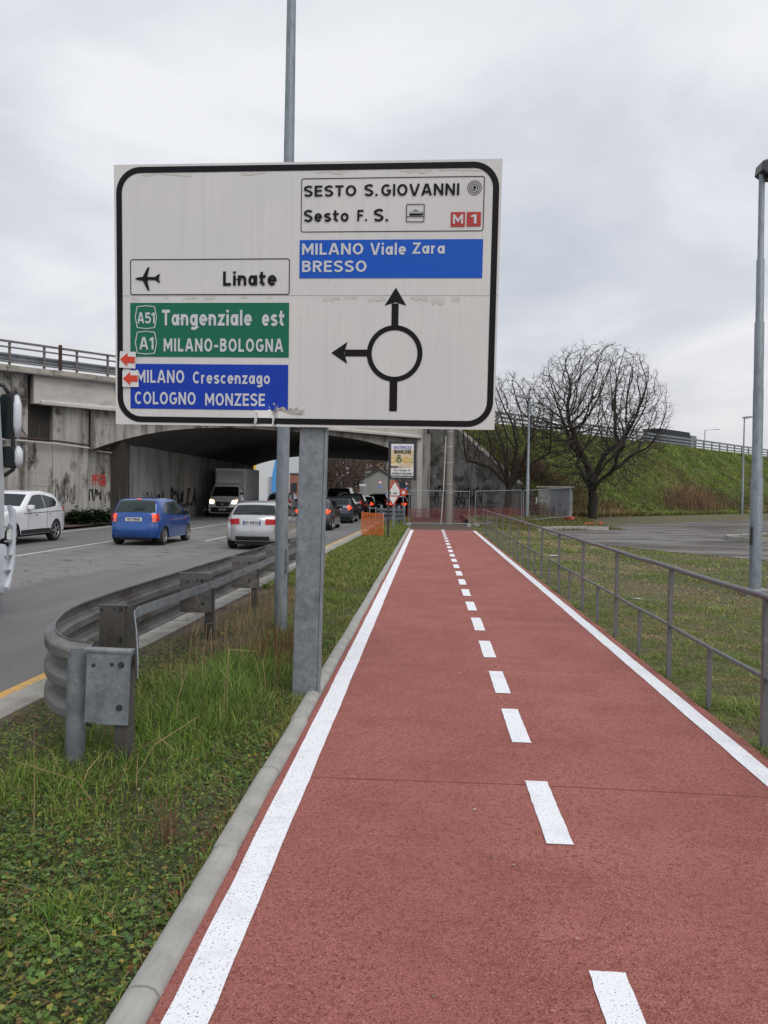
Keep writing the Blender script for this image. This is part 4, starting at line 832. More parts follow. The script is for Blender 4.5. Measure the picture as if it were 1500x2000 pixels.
# temporary fence panels on feet
def fence_panel(a, b, label, h=1.8, red=False):
    a = Vector(a); b = Vector(b); fp = thing('site_fence', label, 'fence', a, 0, None); d = b - a; L_ = d.length
    u = d.normalized(); zz = Vector((0, 0, 1))
    for q0, q1 in ((Vector(), zz * h), (d, d + zz * h), (zz * h, d + zz * h), (zz * .14, d + zz * .14)):
        mb = MB(); mb.tube([q0, q1], .022, 6); mb.build('frame_tube', 'galv_pole', fp)
    mb = MB(); k = int(L_ / .10)
    for i in range(1, k): mb.tube([d * (i / k) + zz * .14, d * (i / k) + zz * h], .0035, 3, False)
    for i in range(1, 7): mb.tube([zz * (.14 + (h - .14) * i / 7), d + zz * (.14 + (h - .14) * i / 7)], .0035, 3, False)
    tag(mb.build('wire_mesh', 'galv_dirty', fp), kind='stuff')
    for q in (a, b):
        mb = MB(); mb.box((0, 0, .06), (.62, .23, .14)); mb.box((0, 0, .135), (.16, .16, .05)); f = mb.build('foot', 'plastic_red' if red else 'concrete_block', fp, bevel=.02); f.location = q - a + Vector((0, 0, -.02)); f.rotation_euler = (0, 0, math.atan2(u.y, u.x) + R(80))
fence_panel((-1.0, 38.9, -.02), (2.05, 39.1, -.02), 'straight wire mesh fence panel closing the end of the path', 1.78)
fence_panel((2.35, 39.2, -.02), (4.95, 41.4, .08), 'angled wire mesh fence panel in front of the trunk', 1.80)
fence_panel((5.05, 41.5, .1), (7.95, 44.0, .32), 'wire mesh fence panel in front of the block hut', 1.75, True)
mb = MB()
for i in range(9): z = .05 + .085 * i; mb.bar((-1.2, 43.0, z), (5.6, 44.6, z + .1), .004, .024)
for i in range(60): u = i / 59; x = -1.2 + 6.8 * u; mb.bar((x, 43 + 1.6 * u, .02), (x, 43 + 1.6 * u,   .78 + .1 * u + .06 * math.sin(i * .9)), .026, .004, up=(0, 1, 0))
tag(tag(mb.build('safety_net', 'mesh_red'), 'sagging red plastic safety net in front of the wing wall', 'net'), kind='stuff')
# block hut
hut = thing('block_hut', 'small concrete block hut with grey double steel door behind the fence', 'hut', (7.55, 46.6, .22), R(-12))
mb = MB(); mb.box((0, .6, .93), (2.0, 1.2, 1.86)); mb.build('wall', 'concrete_block', hut)
for zc in range(6):
    for (x, wd) in ((-.98 + .31, .62), (.93, .16)):
        mb = MB(); mb.box((x + (.0 if zc % 2 else .02), -.012, .15 + .30 * zc), (wd, .05, .285)); mb.build('block', 'concrete_block', hut, bevel=.01)
for x in (.02, .56): mb = MB(); mb.box((x + .0, -.012, .90), (.52, .045, 1.72)); d_ = mb.build('door_leaf', 'door_grey', hut); mb = MB(); mb.box((x + (.2 if x < .3 else -.2), -.045, .9), (.03, .03, .14)); mb.build('handle', 'bolt_dark', d_)
mb = MB(); mb.box((0, .55, 1.91), (2.2, 1.5, .10)); mb.build('roof', 'concrete_coping', hut)
mb = MB(); mb.box((-1.08, -.05, 1.05), (.10, .08, .42)); mb.build('meter_box', 'box_white', hut)

# ================================================================== VEHICLES
ZR = -.115
def outline(keys, step=.045):
    pts = []; ss = []
    for i in range(len(keys) - 1):
        a, b = keys[i], keys[i + 1]; m = max(2, int(math.dist(a, b) / step))
        for j in range(m): u = j / m; pts.append((a[0] + (b[0] - a[0]) * u, a[1] + (b[1] - a[1]) * u)); ss.append(i + u)
    pts.append(keys[-1]); ss.append(len(keys) - 1); p = np.array(pts)
    for _ in range(5): p[1:-1] = .25 * p[:-2] + .5 * p[1:-1] + .25 * p[2:]
    return p, np.array(ss)
def wheel_part(parent, x, y, r_, wd, side, rimmat='rim_silver', spokes=7):
    mt = Matrix.Translation((x, y, r_)) @ Matrix.Rotation(R(-90 * side), 4, 'X')
    mb = MB(); mb.lathe([(r_ * .66, -wd / 2), (r_ * .95, -wd / 2), (r_, -wd / 2 + .03), (r_, wd / 2 - .03), (r_ * .95, wd / 2), (r_ * .68, wd / 2), (r_ * .66, wd / 2 - .02)], mt, 24)
    wl = mb.build('wheel', 'rubber', parent, 40, fixn=True)
    mb = MB(); mb.lathe([(r_ * .68, wd / 2 - .005), (r_ * .60, wd / 2 - .015), (r_ * .60, wd / 2 - .07), (0, wd / 2 - .075)], mt, 24); mb.build('rim_well', 'plastic_black', wl)
    mb = MB(); mb.lathe([(r_ * .69, wd / 2 - .004), (r_ * .62, wd / 2 - .004), (r_ * .60, wd / 2 - .02)], mt, 24); mb.lathe([(r_ * .16, wd / 2 - .02), (0, wd / 2 - .015)], mt, 12)
    for k in range(spokes):
        a = 2 * math.pi * k / spokes; c, s = math.cos(a), math.sin(a); t = .17 * r_
        q = [(.1 * r_, -t * .6), (.63 * r_, -t * .42), (.63 * r_, t * .42), (.1 * r_, t * .6)]
        mb.add([mt @ Vector((u * c - v * s, u * s + v * c, wd / 2 - .012)) for u, v in q], [(0, 1, 2, 3)])
    mb.build('rim', rimmat, wl, fixn=False)
    return wl
def car(name, label, cat, loc, head, sp, paintm, group=None):
    th = thing(name, label, cat, loc, head, group)
    keys = sp['out']; L_ = max(k[0] for k in keys); W = sp['W']; zr = max(k[1] for k in keys); belt = sp['belt']; sill = sp['sill']; wr, wf, rw = sp['wheels']
    p, ss = outline(keys); Ra = rw * 1.10; taper = sp.get('taper', .17); roofw = sp.get('roofw', .77)
    def hw(x, z):
        e = abs(x - L_ / 2) / (L_ / 2); pl = 1 - taper * e ** 5 - .02 * e ** 2
        if z < belt: tz = .965 + .035 * math.sin(math.pi * min(1, max(0, (z - .15) / (belt - .15 + .25))))
        else: tz = .985 - (.985 - roofw) * ((z - belt) / (zr - belt)) ** 1.1
        return W / 2 * pl * tz
    def zb(x):
        z = sill
        for c in (wr, wf):
            if abs(x - c) < Ra: z = max(z, rw * .96 + math.sqrt(Ra * Ra - (x - c) ** 2))
        return z
    # paired bottom line
    xA, xB = wr - Ra - .03, wf + Ra + .03; nP = len(p)
    kr = int(np.argmax((p[:, 0] > xA) & (ss > len(keys) * .12))); kf = nP - 1 - int(np.argmax((p[::-1, 0] < xB) & (ss[::-1] < len(keys) * .95)))
    bot = []
    for k in range(nP):
        if k < kr: x = p[0, 0] + (xA - p[0, 0]) * k / kr; z = p[0, 1] + (sill - p[0, 1]) * min(1, k / kr)
        elif k > kf: u = (k - kf) / (nP - 1 - kf); x = xB + (p[-1, 0] - xB) * u; z = sill + (p[-1, 1] - sill) * u
        else: x = p[k, 0]; z = min(zb(x), p[k, 1] - .05)
        bot.append((x, z))
    # normals of the outline
    tg = np.gradient(p, axis=0); nn = np.stack([-tg[:, 1], tg[:, 0]], 1); nn /= np.linalg.norm(nn, axis=1)[:, None] + 1e-9
    nn = np.where((nn @ np.array([0, 1.]))[:, None] * 0 + 1 > 0, nn, nn)
    if nn[nP // 2, 1] < 0: nn = -nn
    bow = sp.get('bow', .10)
    def strip_pt(k, w_, off=0.):
        x, z = p[k]; e = 2 * x / L_ - 1; a = abs(w_)
        x2 = x - math.copysign(bow * a ** 2.5 * min(1, abs(e) ** 4), e); q = 0.
        if a > .9: q = -.045 * ((a - .9) / .1) ** 2
        cr = .025 * (1 - a * a) if z > belt - .1 else 0
        return Vector((x2 + nn[k, 0] * (q + off), w_ * hw(x, z), z + cr + nn[k, 1] * (q + off)))
    ws = [-1, -.965, -.9, -.7, -.4, 0, .4, .7, .9, .965, 1]; nw = len(ws); T = 7; mb = MB()
    mb.add([strip_pt(k, w_) for k in range(nP) for w_ in ws], [(k * nw + i, k * nw + i + 1, (k + 1) * nw + i + 1, (k + 1) * nw + i) for k in range(nP - 1) for i in range(nw - 1)])
    for sgn in (1, -1):
        V = []
        for k in range(nP):
            top = strip_pt(k, sgn); b = bot[k]
            for j in range(T + 1):
                u = j / T; x = b[0] + (top.x - b[0]) * u; z = b[1] + (top.z - b[1]) * u; y = sgn * hw(x, z)
                V.append(top if j == T else (x, y, z))
        n_ = T + 1
        mb.add(V, [(k * n_ + j, (k + 1) * n_ + j, (k + 1) * n_ + j + 1, k * n_ + j + 1) for k in range(nP - 1) for j in range(T)])
    body = mb.build('body', paintm, th, 42, merge=True)
    # dark underside and wheel housings
    mb = MB(); mb.box((L_ / 2, 0, (sill + .34) / 2 + .05), (L_ - .5, W * .62, .34)); mb.box((L_ / 2, 0, .55), (L_ * .78, W * .60, .5)); mb.build('underbody', 'plastic_black', th)
    for x in (wr, wf):
        for s in (1, -1): wheel_part(th, x, s * (hw(x, rw) - .10), rw, .20, s, sp.get('rim', 'rim_silver'), sp.get('spokes', 7))
    def side(name, st, m, off=.006, ssd=(1, -1), parent=None):
        for sgn in ssd:
            mb = MB(); V = []; st2 = []
            for a, b in zip(st[:-1], st[1:]):
                mm = max(1, int((b[0] - a[0]) / .12))
                for j in range(mm): u = j / mm; st2.append(tuple(a[i] + (b[i] - a[i]) * u for i in range(3)))
            st2.append(st[-1])
            for x, z0, z1 in st2:
                for j in range(4): z = z0 + (z1 - z0) * j / 3; V.append((x, sgn * (hw(x, z) + off), z))
            mb.add(V, [(i * 4 + j, i * 4 + 4 + j, i * 4 + 5 + j, i * 4 + 1 + j) for i in range(len(st2) - 1) for j in range(3)])
            mb.build(name, m, parent or th, True)
    def cap(name, s0, s1, w0, w1, m, off=.007, taper_=(1, 1), parent=None, both=False):
        ks = [k for k in range(nP) if s0 <= ss[k] <= s1]
        for sg in ((1, -1) if both else (1,)):
            mb = MB(); V = []
            for q, k in enumerate(ks):
                f_ = taper_[0] + (taper_[1] - taper_[0]) * q / max(1, len(ks) - 1)
                for j in range(7): V.append(strip_pt(k, sg * (w0 + (w1 - w0) * j / 6) * f_, off))
            mb.add(V, [(i * 7 + j, i * 7 + j + 1, i * 7 + 8 + j, i * 7 + 7 + j) for i in range(len(ks) - 1) for j in range(6)])
            o_ = mb.build(name, m, parent or th, True)
        return o_
    for st in sp.get('glass', []): side('side_window', st, sp.get('glassm', 'glass_dark'))
    for st in sp.get('clad', []): side('sill_trim', st, 'plastic_black', .004)
    if 'rearglass' in sp: cap('window_seal', sp['rearglass'][0] - .06, sp['rearglass'][1] + .12, -sp['rearglass'][2] - .05, sp['rearglass'][2] + .05, 'plastic_black', off=.004, taper_=sp['rearglass'][3]); g = cap('rear_window', *sp['rearglass'][:2], -sp['rearglass'][2], sp['rearglass'][2], sp.get('rearm', 'glass_green'), taper_=sp['rearglass'][3])
    if 'wiper' in sp: a, b, w0, w1 = sp['wiper']; k = int(np.argmin(abs(ss - a))); mb = MB(); mb.bar(strip_pt(k, w0, .02), strip_pt(k, w1, .03) + Vector((0, 0, b)), .02, .02); mb.build('wiper', 'plastic_black', th)
    if 'screen' in sp: cap('windscreen', *sp['screen'][:2], -sp['screen'][2], sp['screen'][2], 'glass_dark', taper_=sp['screen'][3])
    for (nm, s0, s1, w0, w1, m, both) in sp.get('caps', []): cap(nm, s0, s1, w0, w1, m, .010 + .004 * (nm != 'bumper_trim'), both=both)
    for (nm, st, m) in sp.get('sides', []): side(nm, st, m, .010)
    if 'plate' in sp:
        s0, txtb, wid, bl = sp['plate']; k = int(np.argmin(abs(ss - s0))); c = strip_pt(k, 0, .016); mb = MB()
        mb.box((c.x, 0, c.z), (.012, wid, .115)); pl_ = mb.build('number_plate', 'plate_white', th)
        sg = -1 if c.x < L_ / 2 else 1
        mb = MB(); text_fit(mb, txtb, -wid * .38, wid * .38, -.04, .04, lambda a, b: (c.x + sg * .008, -sg * a * -1 if sg > 0 else -a, c.z + b), .04); mb.build('plate_number', 'sign_black', pl_)
        if bl:
            for s_ in (-1, 1): mb = MB(); mb.box((c.x + sg * .004, s_ * wid * .455, c.z), (.012, wid * .085, .113)); mb.build('plate_band', 'plate_blue', pl_)
    if 'mirror' in sp:
        x, z = sp['mirror']
        for s in (1, -1):
            mb = MB(); y = s * (hw(x, z) + .11); mb.box((x, y, z), (.16, .20, .15)); mi_ = mb.build('wing_mirror', sp.get('mirrorm', paintm), th, 40, bevel=.05)
            mb = MB(); mb.box((x - .083, y, z), (.006, .15, .10)); mb.build('mirror_glass', 'mirror_glass', mi_)
            mb = MB(); mb.bar((x + .02, s * hw(x, z), z - .06), (x, y, z - .05), .05, .05); mb.build('mirror_arm', 'plastic_black', mi_)
    for x, z in sp.get('handles', []):
        for s in (1, -1): mb = MB(); mb.box((x, s * (hw(x, z) + .015), z), (.18, .03, .03)); mb.build('door_handle', paintm, th, bevel=.008)
    for x, z0, z1 in sp.get('doorlines', []):
        for s in (1, -1):
            mb = MB(); zz = np.linspace(z0, z1, 7); mb.add([q for z in zz for q in ((x - .006, s * (hw(x, z) + .003), z), (x + .006, s * (hw(x, z) + .003), z))], [(2 * i, 2 * i + 1, 2 * i + 3, 2 * i + 2) for i in range(6)]); mb.build('door_gap', 'plastic_black', th)
    th['_hw'] = 0; del th['_hw']
    return th, hw, strip_pt

HATCH = dict(out=[(.12, .24), (.02, .34), (0, .50), (.03, .64), (.085, .68), (.10, .95), (.16, 1.0), (.40, 1.36), (.52, 1.42), (1.2, 1.47), (1.85, 1.44), (2.1, 1.37), (2.85, .98), (3.0, .94), (3.35, .86), (3.56, .72), (3.66, .55), (3.64, .35), (3.55, .22)],
    W=1.66, belt=.92, sill=.22, wheels=(.66, 2.98, .295), glass=[[(.70, 1.05, 1.12), (.80, .99, 1.27), (1.08, .965, 1.35), (1.12, .96, 1.355)], [(1.19, .95, 1.36), (1.75, .94, 1.37), (1.95, .93, 1.33), (2.48, .93, .98)]], glassm='glass_green',
    rearglass=(6.02, 7.75, .88, (1, .93)), wiper=(6.25, .08, .05, -.45), screen=(11.3, 11.95, .9, (1, 1)),
    caps=[('tail_light', 4.05, 5.5, .80, .985, 'tail_lit', True), ('tail_light_lower', 4.05, 4.7, .80, .985, 'tail_clear', True), ('bumper_trim', .35, .8, -.75, .75, 'plastic_black', False), ('tailgate_gap', 3.95, 4.02, -.8, .8, 'plastic_black', False), ('brake_light', 7.8, 8.1, -.12, .12, 'tail_lit', False), ('headlight', 14.2, 14.9, .6, .95, 'glass_green', True)],
    sides=[('tail_light_side', [(.12, .74, 1.0), (.26, .80, 1.02)], 'tail_red'), ('rub_strip', [(1.1, .52, .56), (2.5, .52, .56)], 'paint_blue')], plate=(4.45, 'DF 278AB', .52, False), mirror=(2.42, 1.0), mirrorm='plastic_black', handles=[(1.32, .86)], doorlines=[(1.15, .3, .94), (2.5, .3, .92)], rim='rim_silver', spokes=9)
AHATCH = dict(out=[(.14, .26), (.03, .36), (0, .60), (.05, .70), (.08, .92), (.20, 1.02), (.60, 1.31), (.68, 1.36), (1.5, 1.43), (2.2, 1.40), (2.5, 1.33), (3.15, 1.00), (3.3, .96), (3.9, .87), (4.2, .70), (4.3, .52), (4.27, .3), (4.2, .22)],
    W=1.80, belt=.93, sill=.20, wheels=(.83, 3.53, .315), taper=.24, bow=.20, roofw=.69, glass=[[(.85, 1.06, 1.10), (1.0, 1.01, 1.24), (1.6, .97, 1.33), (1.64, .97, 1.33)], [(1.70, .97, 1.33), (2.2, .95, 1.32), (2.45, .95, 1.28), (2.9, .95, 1.0)]],
    rearglass=(5.06, 5.98, .86, (1, .95)), rearm='glass_dark', wiper=(5.1, .04, .05, -.35), screen=(10.2, 10.95, .9, (1, 1)),
    caps=[('tail_light', 3.2, 4.3, .56, .985, 'tail_red', True), ('diffuser', .1, 1.38, -.74, .74, 'plastic_black', False), ('exhaust_tip', .55, .95, .50, .66, 'chrome', True), ('tailgate_gap', 2.95, 3.02, -.62, .62, 'plastic_black', False), ('spoiler', 6.1, 6.9, -.86, .86, 'paint_silver', False)],
    sides=[('tail_light_side', [(.10, .80, .92), (.42, .86, .93)], 'tail_red'), ('bumper_slot', [(.16, .50, .66), (.22, .48, .68)], 'plastic_black')], plate=(3.45, 'FD 936TA', .52, True), mirror=(2.78, 1.0), handles=[(1.25, .86), (2.2, .84)], doorlines=[(1.4, .3, .95), (2.6, .3, .92)], spokes=10)
SUV = dict(out=[(.14, .34), (.03, .46), (0, .72), (.05, .92), (.10, 1.08), (.18, 1.15), (.60, 1.48), (.74, 1.55), (1.5, 1.65), (2.1, 1.63), (2.35, 1.57), (3.05, 1.14), (3.3, 1.08), (4.05, .99), (4.38, .82), (4.48, .62), (4.46, .38), (4.36, .28)],
    W=1.84, belt=1.06, sill=.30, wheels=(.90, 3.58, .355), glass=[[(.78, 1.26, 1.31), (.92, 1.15, 1.42), (1.40, 1.11, 1.50), (1.62, 1.105, 1.53)], [(1.66, 1.10, 1.53), (1.72, 1.10, 1.535), (2.0, 1.085, 1.53), (2.25, 1.08, 1.50), (2.78, 1.07, 1.16)]],
    rearglass=(5.05, 6.4, .85, (1, .95)), screen=(10.08, 10.95, .9, (1, 1)), clad=[[(1.32, .31, .44), (2.0, .31, .45), (3.15, .31, .44)]],
    caps=[('tail_light', 3.1, 4.1, .55, .985, 'tail_red', True), ('bumper_trim', .2, 1.1, -.85, .85, 'plastic_black', False), ('headlight', 13.2, 13.9, .55, .95, 'glass_green', True), ('grille', 13.3, 13.85, -.5, .5, 'plastic_black', False)],
    sides=[('tail_light_side', [(.10, .95, 1.10), (.34, 1.02, 1.11)], 'tail_red'), ('crease', [(.4, .985, 1.0), (3.0, .94, .955)], 'glass_dark')], mirror=(2.72, 1.14), handles=[(1.35, .95), (2.25, .93)], doorlines=[(1.55, .45, 1.08), (2.75, .42, 1.06)], spokes=5, plate=(13.95, 'FT 518KM', .52, False))
WAG = dict(out=[(.14, .28), (.03, .38), (0, .60), (.05, .72), (.10, .95), (.20, 1.02), (.50, 1.33), (.62, 1.39), (1.6, 1.46), (2.3, 1.42), (2.55, 1.35), (3.2, 1.0), (3.35, .96), (4.0, .88), (4.3, .72), (4.38, .55), (4.35, .33), (4.25, .24)],
    W=1.79, belt=.94, sill=.21, wheels=(.84, 3.5, .32), glass=[[(.72, 1.05, 1.12), (.95, 1.0, 1.29), (1.65, .98, 1.36), (1.69, .98, 1.36)], [(1.75, .98, 1.36), (2.3, .96, 1.34), (2.5, .96, 1.29), (2.95, .96, 1.02)]],
    rearglass=(5.06, 6.5, .86, (1, .95)), screen=(10.2, 10.95, .9, (1, 1)), caps=[('tail_light', 3.2, 4.2, .52, .985, 'tail_lit', True), ('bumper_trim', .3, .9, -.8, .8, 'plastic_black', False), ('chrome_strip', 1.15, 1.3, -.85, .85, 'chrome', False)],
    sides=[('tail_light_side', [(.10, .80, .93), (.36, .86, .94)], 'tail_lit')], mirror=(2.85, 1.02), handles=[(1.35, .88), (2.3, .86)], doorlines=[(1.6, .3, .97), (2.75, .3, .94)], plate=(3.4, 'GA 204PK', .52, True), spokes=10)
UP = R(90); DOWN = R(-90)
car('parked_suv' if False else 'suv', 'white sport utility car coming out from under the flyover', 'car', (-13.33, 25.9, ZR), DOWN, SUV, 'paint_white')
o, hwf, spt = car('hatchback', 'small blue hatchback with lit brake lights in the middle lane', 'car', (-9.12, 23.2, ZR), UP, HATCH, 'paint_blue')
mb = MB(); mb.tube([(1.0, 0, 1.46), (.78, 0, 1.70)], .006, 5); mb.build('aerial', 'plastic_black', o)
car('hatchback', 'silver hatchback with blue edged number plate half hidden behind the sign post', 'car', (-5.20, 22.3, ZR), UP, AHATCH, 'paint_silver')
wg, _, _ = car('hatchback', 'dark grey hatchback with lit tail lights first beyond the sign post', 'car', (-5.22, 34.0, ZR), UP, WAG, 'paint_grey')
S2 = dict(WAG); S2['rearm'] = 'glass_dark'; S2['plate'] = (3.4, 'EZ 771LN', .52, False); S2['caps'] = [('tail_light', 3.05, 5.0, .80, .985, 'tail_lit', True), ('bumper_trim', .3, .9, -.8, .8, 'plastic_black', False), ('chrome_strip', 2.9, 3.05, -.45, .45, 'chrome', False)]
s2, _, _ = car('hatchback', 'black car with tall narrow tail lights second in the queue', 'car', (-5.10, 42.3, ZR), UP, S2, 'paint_navy')
S3 = dict(SUV); S3['clad'] = []; S3['plate'] = (3.3, 'FY 640RC', .52, False); S3['caps'] = [('tail_light', 3.1, 5.2, .82, .985, 'tail_red', True), ('bumper_trim', .2, 1.1, -.85, .85, 'plastic_black', False)]
s3, _, _ = car('suv', 'black sport utility car third in the queue under the flyover', 'car', (-5.15, 49.6, ZR), UP, S3, 'paint_black')
def recolour(o, frm, to):
    for ch in o.children_recursive:
        if ch.data and ch.data.materials and ch.data.materials[0] and ch.data.materials[0].name == frm:
            ch.data = ch.data.copy(); ch.data.materials[0] = MATS[to]
def again(src, label, loc, rz, frm=None, to=None, group=None):
    c = copy_tree(src); c.location = loc; c.rotation_euler = (0, 0, rz); c['label'] = label
    if group: c['group'] = group
    if frm: recolour(c, frm, to)
    return c
QG = 'cars queueing under and beyond the flyover'
again(s3, 'white estate car with tall red tail lights beyond the silver hatchback', (-10.0, 50.5, ZR), UP, 'paint_black', 'paint_white')
again(s2, 'black car in the queue just ahead of the black sport utility car', (-5.0, 57.5, ZR), UP, group=QG)
again(s3, 'black sport utility car in the queue beyond the orange mesh barrier', (-4.4, 64.5, ZR), UP, group=QG)
again(wg, 'silver roofed car far along the queue under the flyover', (-5.4, 72.5, ZR), UP, 'paint_grey', 'paint_silver', QG)
again(s2, 'white car leading the far end of the queue', (-4.7, 81, ZR), UP, 'paint_navy', 'paint_white', QG)
again(wg, 'red car seen between the give way sign and the abutment', (-2.55, 60.5, ZR), UP, 'paint_grey', 'paint_red', QG)
again(s3, 'second red car beyond the abutment column', (-2.2, 71, ZR), UP, 'paint_black', 'paint_red', QG)
again(wg, 'grey car far beyond the flyover near the grey shed', (-7.0, 92, ZR), UP, group=QG)
again(s2, 'blue grey car in the middle lane ahead of the black van', (-8.4, 74, ZR), UP, 'paint_navy', 'steel_blue', QG)
# tall black van
VAN = dict(out=[(.10, .32), (.02, .42), (0, .65), (.02, 1.0), (.05, 1.25), (.12, 1.85), (.22, 1.98), (.5, 2.04), (2.6, 2.06), (3.2, 2.0), (3.5, 1.85), (4.1, 1.25), (4.3, 1.15), (4.8, 1.0), (5.0, .75), (5.02, .5), (4.95, .3)],
    W=2.0, belt=1.15, sill=.28, wheels=(.95, 4.0, .34), roofw=.86, taper=.08, rearglass=(4.1, 4.9, .85, (1, .95)), rearm='glass_dark', screen=(10.1, 10.95, .9, (1, 1)), caps=[('tail_light', 3.0, 4.0, .88, .985, 'tail_red', True), ('brake_light', 5.05, 5.35, -.2, .2, 'tail_lit', False)], glass=[[(.5, 1.25, 1.8), (3.1, 1.22, 1.8), (3.7, 1.2, 1.5)]], mirror=(3.75, 1.25), plate=(2.6, 'DX 115VB', .5, False))
car('van', 'tall black van with a high red brake light in the middle lane', 'van', (-7.15, 60.0, ZR), UP, VAN, 'paint_black')
# white box van facing us in the dark underpass
CAB = dict(out=[(.0, .45), (-.0, .8), (0, 1.4), (.0, 2.0), (.08, 2.16), (.4, 2.24), (.75, 2.22), (1.0, 2.08), (1.55, 1.32), (1.7, 1.22), (2.05, 1.05), (2.16, .8), (2.18, .55), (2.12, .32), (2.0, .26)],
    W=2.02, belt=1.25, sill=.34, wheels=(-.9, 1.28, .34), roofw=.84, taper=.13, bow=.16, screen=(7.15, 8.0, .93, (.96, 1)), caps=[('grille', 10.15, 11.4, -.52, .52, 'plastic_black', False), ('bumper_trim', 11.6, 13.2, -.93, .93, 'plastic_black', False), ('headlight', 9.75, 10.7, .66, .97, 'head_lit', True), ('indicator', 9.3, 9.72, .80, .97, 'amber_lit', True)],
    glass=[[(.25, 1.32, 2.05), (.8, 1.3, 2.02), (1.35, 1.28, 1.45)]], mirror=(1.35, 1.55), mirrorm='plastic_black', plate=(12.2, 'EK 902SG', .45, False))
v, _, _ = car('box_van', 'white box van with headlights on driving out of the dark underpass', 'van', (-13.35, 51.2, ZR), DOWN, CAB, 'paint_white')
mb = MB(); mb.box((-1.9, 0, 2.0), (3.7, 2.15, 2.45)); bx = mb.build('cargo_box', 'box_white', v, bevel=.03)
for y in (-1.06, 1.06): mb = MB(); mb.box((-.06, y, 2.0), (.06, .06, 2.46)); mb.build('corner_trim', 'rim_silver', bx)
mb = MB(); mb.prism([(-.02, 2.28), (.72, 2.24), (.60, 2.45), (.30, 2.80), (-.02, 3.08)], lambda u, v_, d: (u, -.88 + d, v_), 1.76); mb.build('wind_deflector', 'box_white', v, fixn=True, bevel=.05)
mb = MB(); mb.lathe([(.10, 0), (.085, .03), (.0, .03)], Matrix.Translation((2.19, 0, .86)) @ Matrix.Rotation(R(90), 4, 'Y'), 4); mb.build('badge', 'chrome', v)
# lorry on the flyover
lo = thing('lorry', 'dark tarpaulin lorry passing on top of the flyover bank', 'lorry', P(54.0, -8, 6.96), math.atan2(DT.y, DT.x))
mb = MB(); mb.box((0, 0, 2.0), (8.2, 2.4, 2.0)); mb.build('tarpaulin', 'tarp_dark', lo, bevel=.05)
for x in (-3.0, -1.8, 2.8):
    for s in (1, -1): wheel_part(lo, x, s * 1.0, .5, .28, s)
mb = MB(); mb.box((0, 0, .9), (8.0, 2.2, .2)); mb.build('chassis', 'plastic_black', lo)
mb = MB(); mb.box((5.3, 0, 1.6), (2.0, 2.35, 2.2)); mb.build('cab', 'paint_navy', lo, bevel=.12)
# lorry beside us: cab front corner, mirrors, slotted deflector
tr = thing('lorry', 'white lorry cab with twin mirrors standing in the near lane beside the guardrail', 'lorry', (-6.99, 10.15, ZR), UP)
def tb_(name, poly, y0, wd, m, parent=tr, bevel=.03): mb = MB(); mb.prism(poly, lambda u, v_, d: (u, y0 + d, v_), wd); return mb.build(name, m, parent, 40, fixn=True, bevel=bevel)
cab = tb_('cab', [(-2.2, 1.0), (-2.2, 3.55), (-.45, 3.6), (-.12, 2.9), (-.02, 1.9), (0, 1.05)], -1.235, 2.47, 'truck_white', bevel=.05)
tb_('front_bumper', [(-1.9, .62), (-1.9, .985), (.05, .985), (.08, .62), (.02, .32), (-.55, .32), (-.7, .62)], -1.23, 2.46, 'truck_white', bevel=.04)
tb_('lower_skirt', [(-.55, .20), (-.55, .31), (.0, .31), (-.03, .14)], -1.2, 2.4, 'rim_silver', bevel=.01)
tb_('side_window', [(-1.45, 1.95), (-1.45, 2.75), (-.42, 2.8), (-.22, 2.3), (-.22, 1.95)], -1.232, .006, 'glass_dark', cab, 0)
tb_('windscreen', [(.012, 1.95), (-.11, 2.85), (-.09, 2.85), (.03, 1.95)], -1.1, 2.2, 'glass_dark', cab, 0)
tb_('chassis', [(-9.5, .55), (-9.5, .95), (-.6, .95), (-.6, .55)], -.5, 1.0, 'plastic_black')
tb_('cargo_box', [(-9.8, 1.0), (-9.8, 3.7), (-2.6, 3.7), (-2.6, 1.0)], -1.25, 2.5, 'box_white')
for x in (-1.45, -6.4, -7.7):
    for s in (1, -1): wheel_part(tr, x, s * 1.02, .5, .3, s)
# slotted corner deflector on the right side (local -y)
d0 = tb_('corner_deflector', [(.00, .34), (.06, .42), (.16, .70), (.20, 1.30), (.17, 1.45), (.05, 1.52), (.10, 1.40), (.13, 1.25), (.10, .72), (.03, .48), (-.03, .40)], -1.28, .07, 'truck_white', bevel=.012)
for z in (.62, .82, 1.02, 1.22): mb = MB(); mb.box((.04, -1.245, z), (.13, .05, .025)); mb.build('deflector_rib', 'rim_silver', d0)
mb = MB(); mb.box((.05, -1.25, 1.12), (.02, .05, .15)); mb.build('marker_light', 'sticker_white', d0)
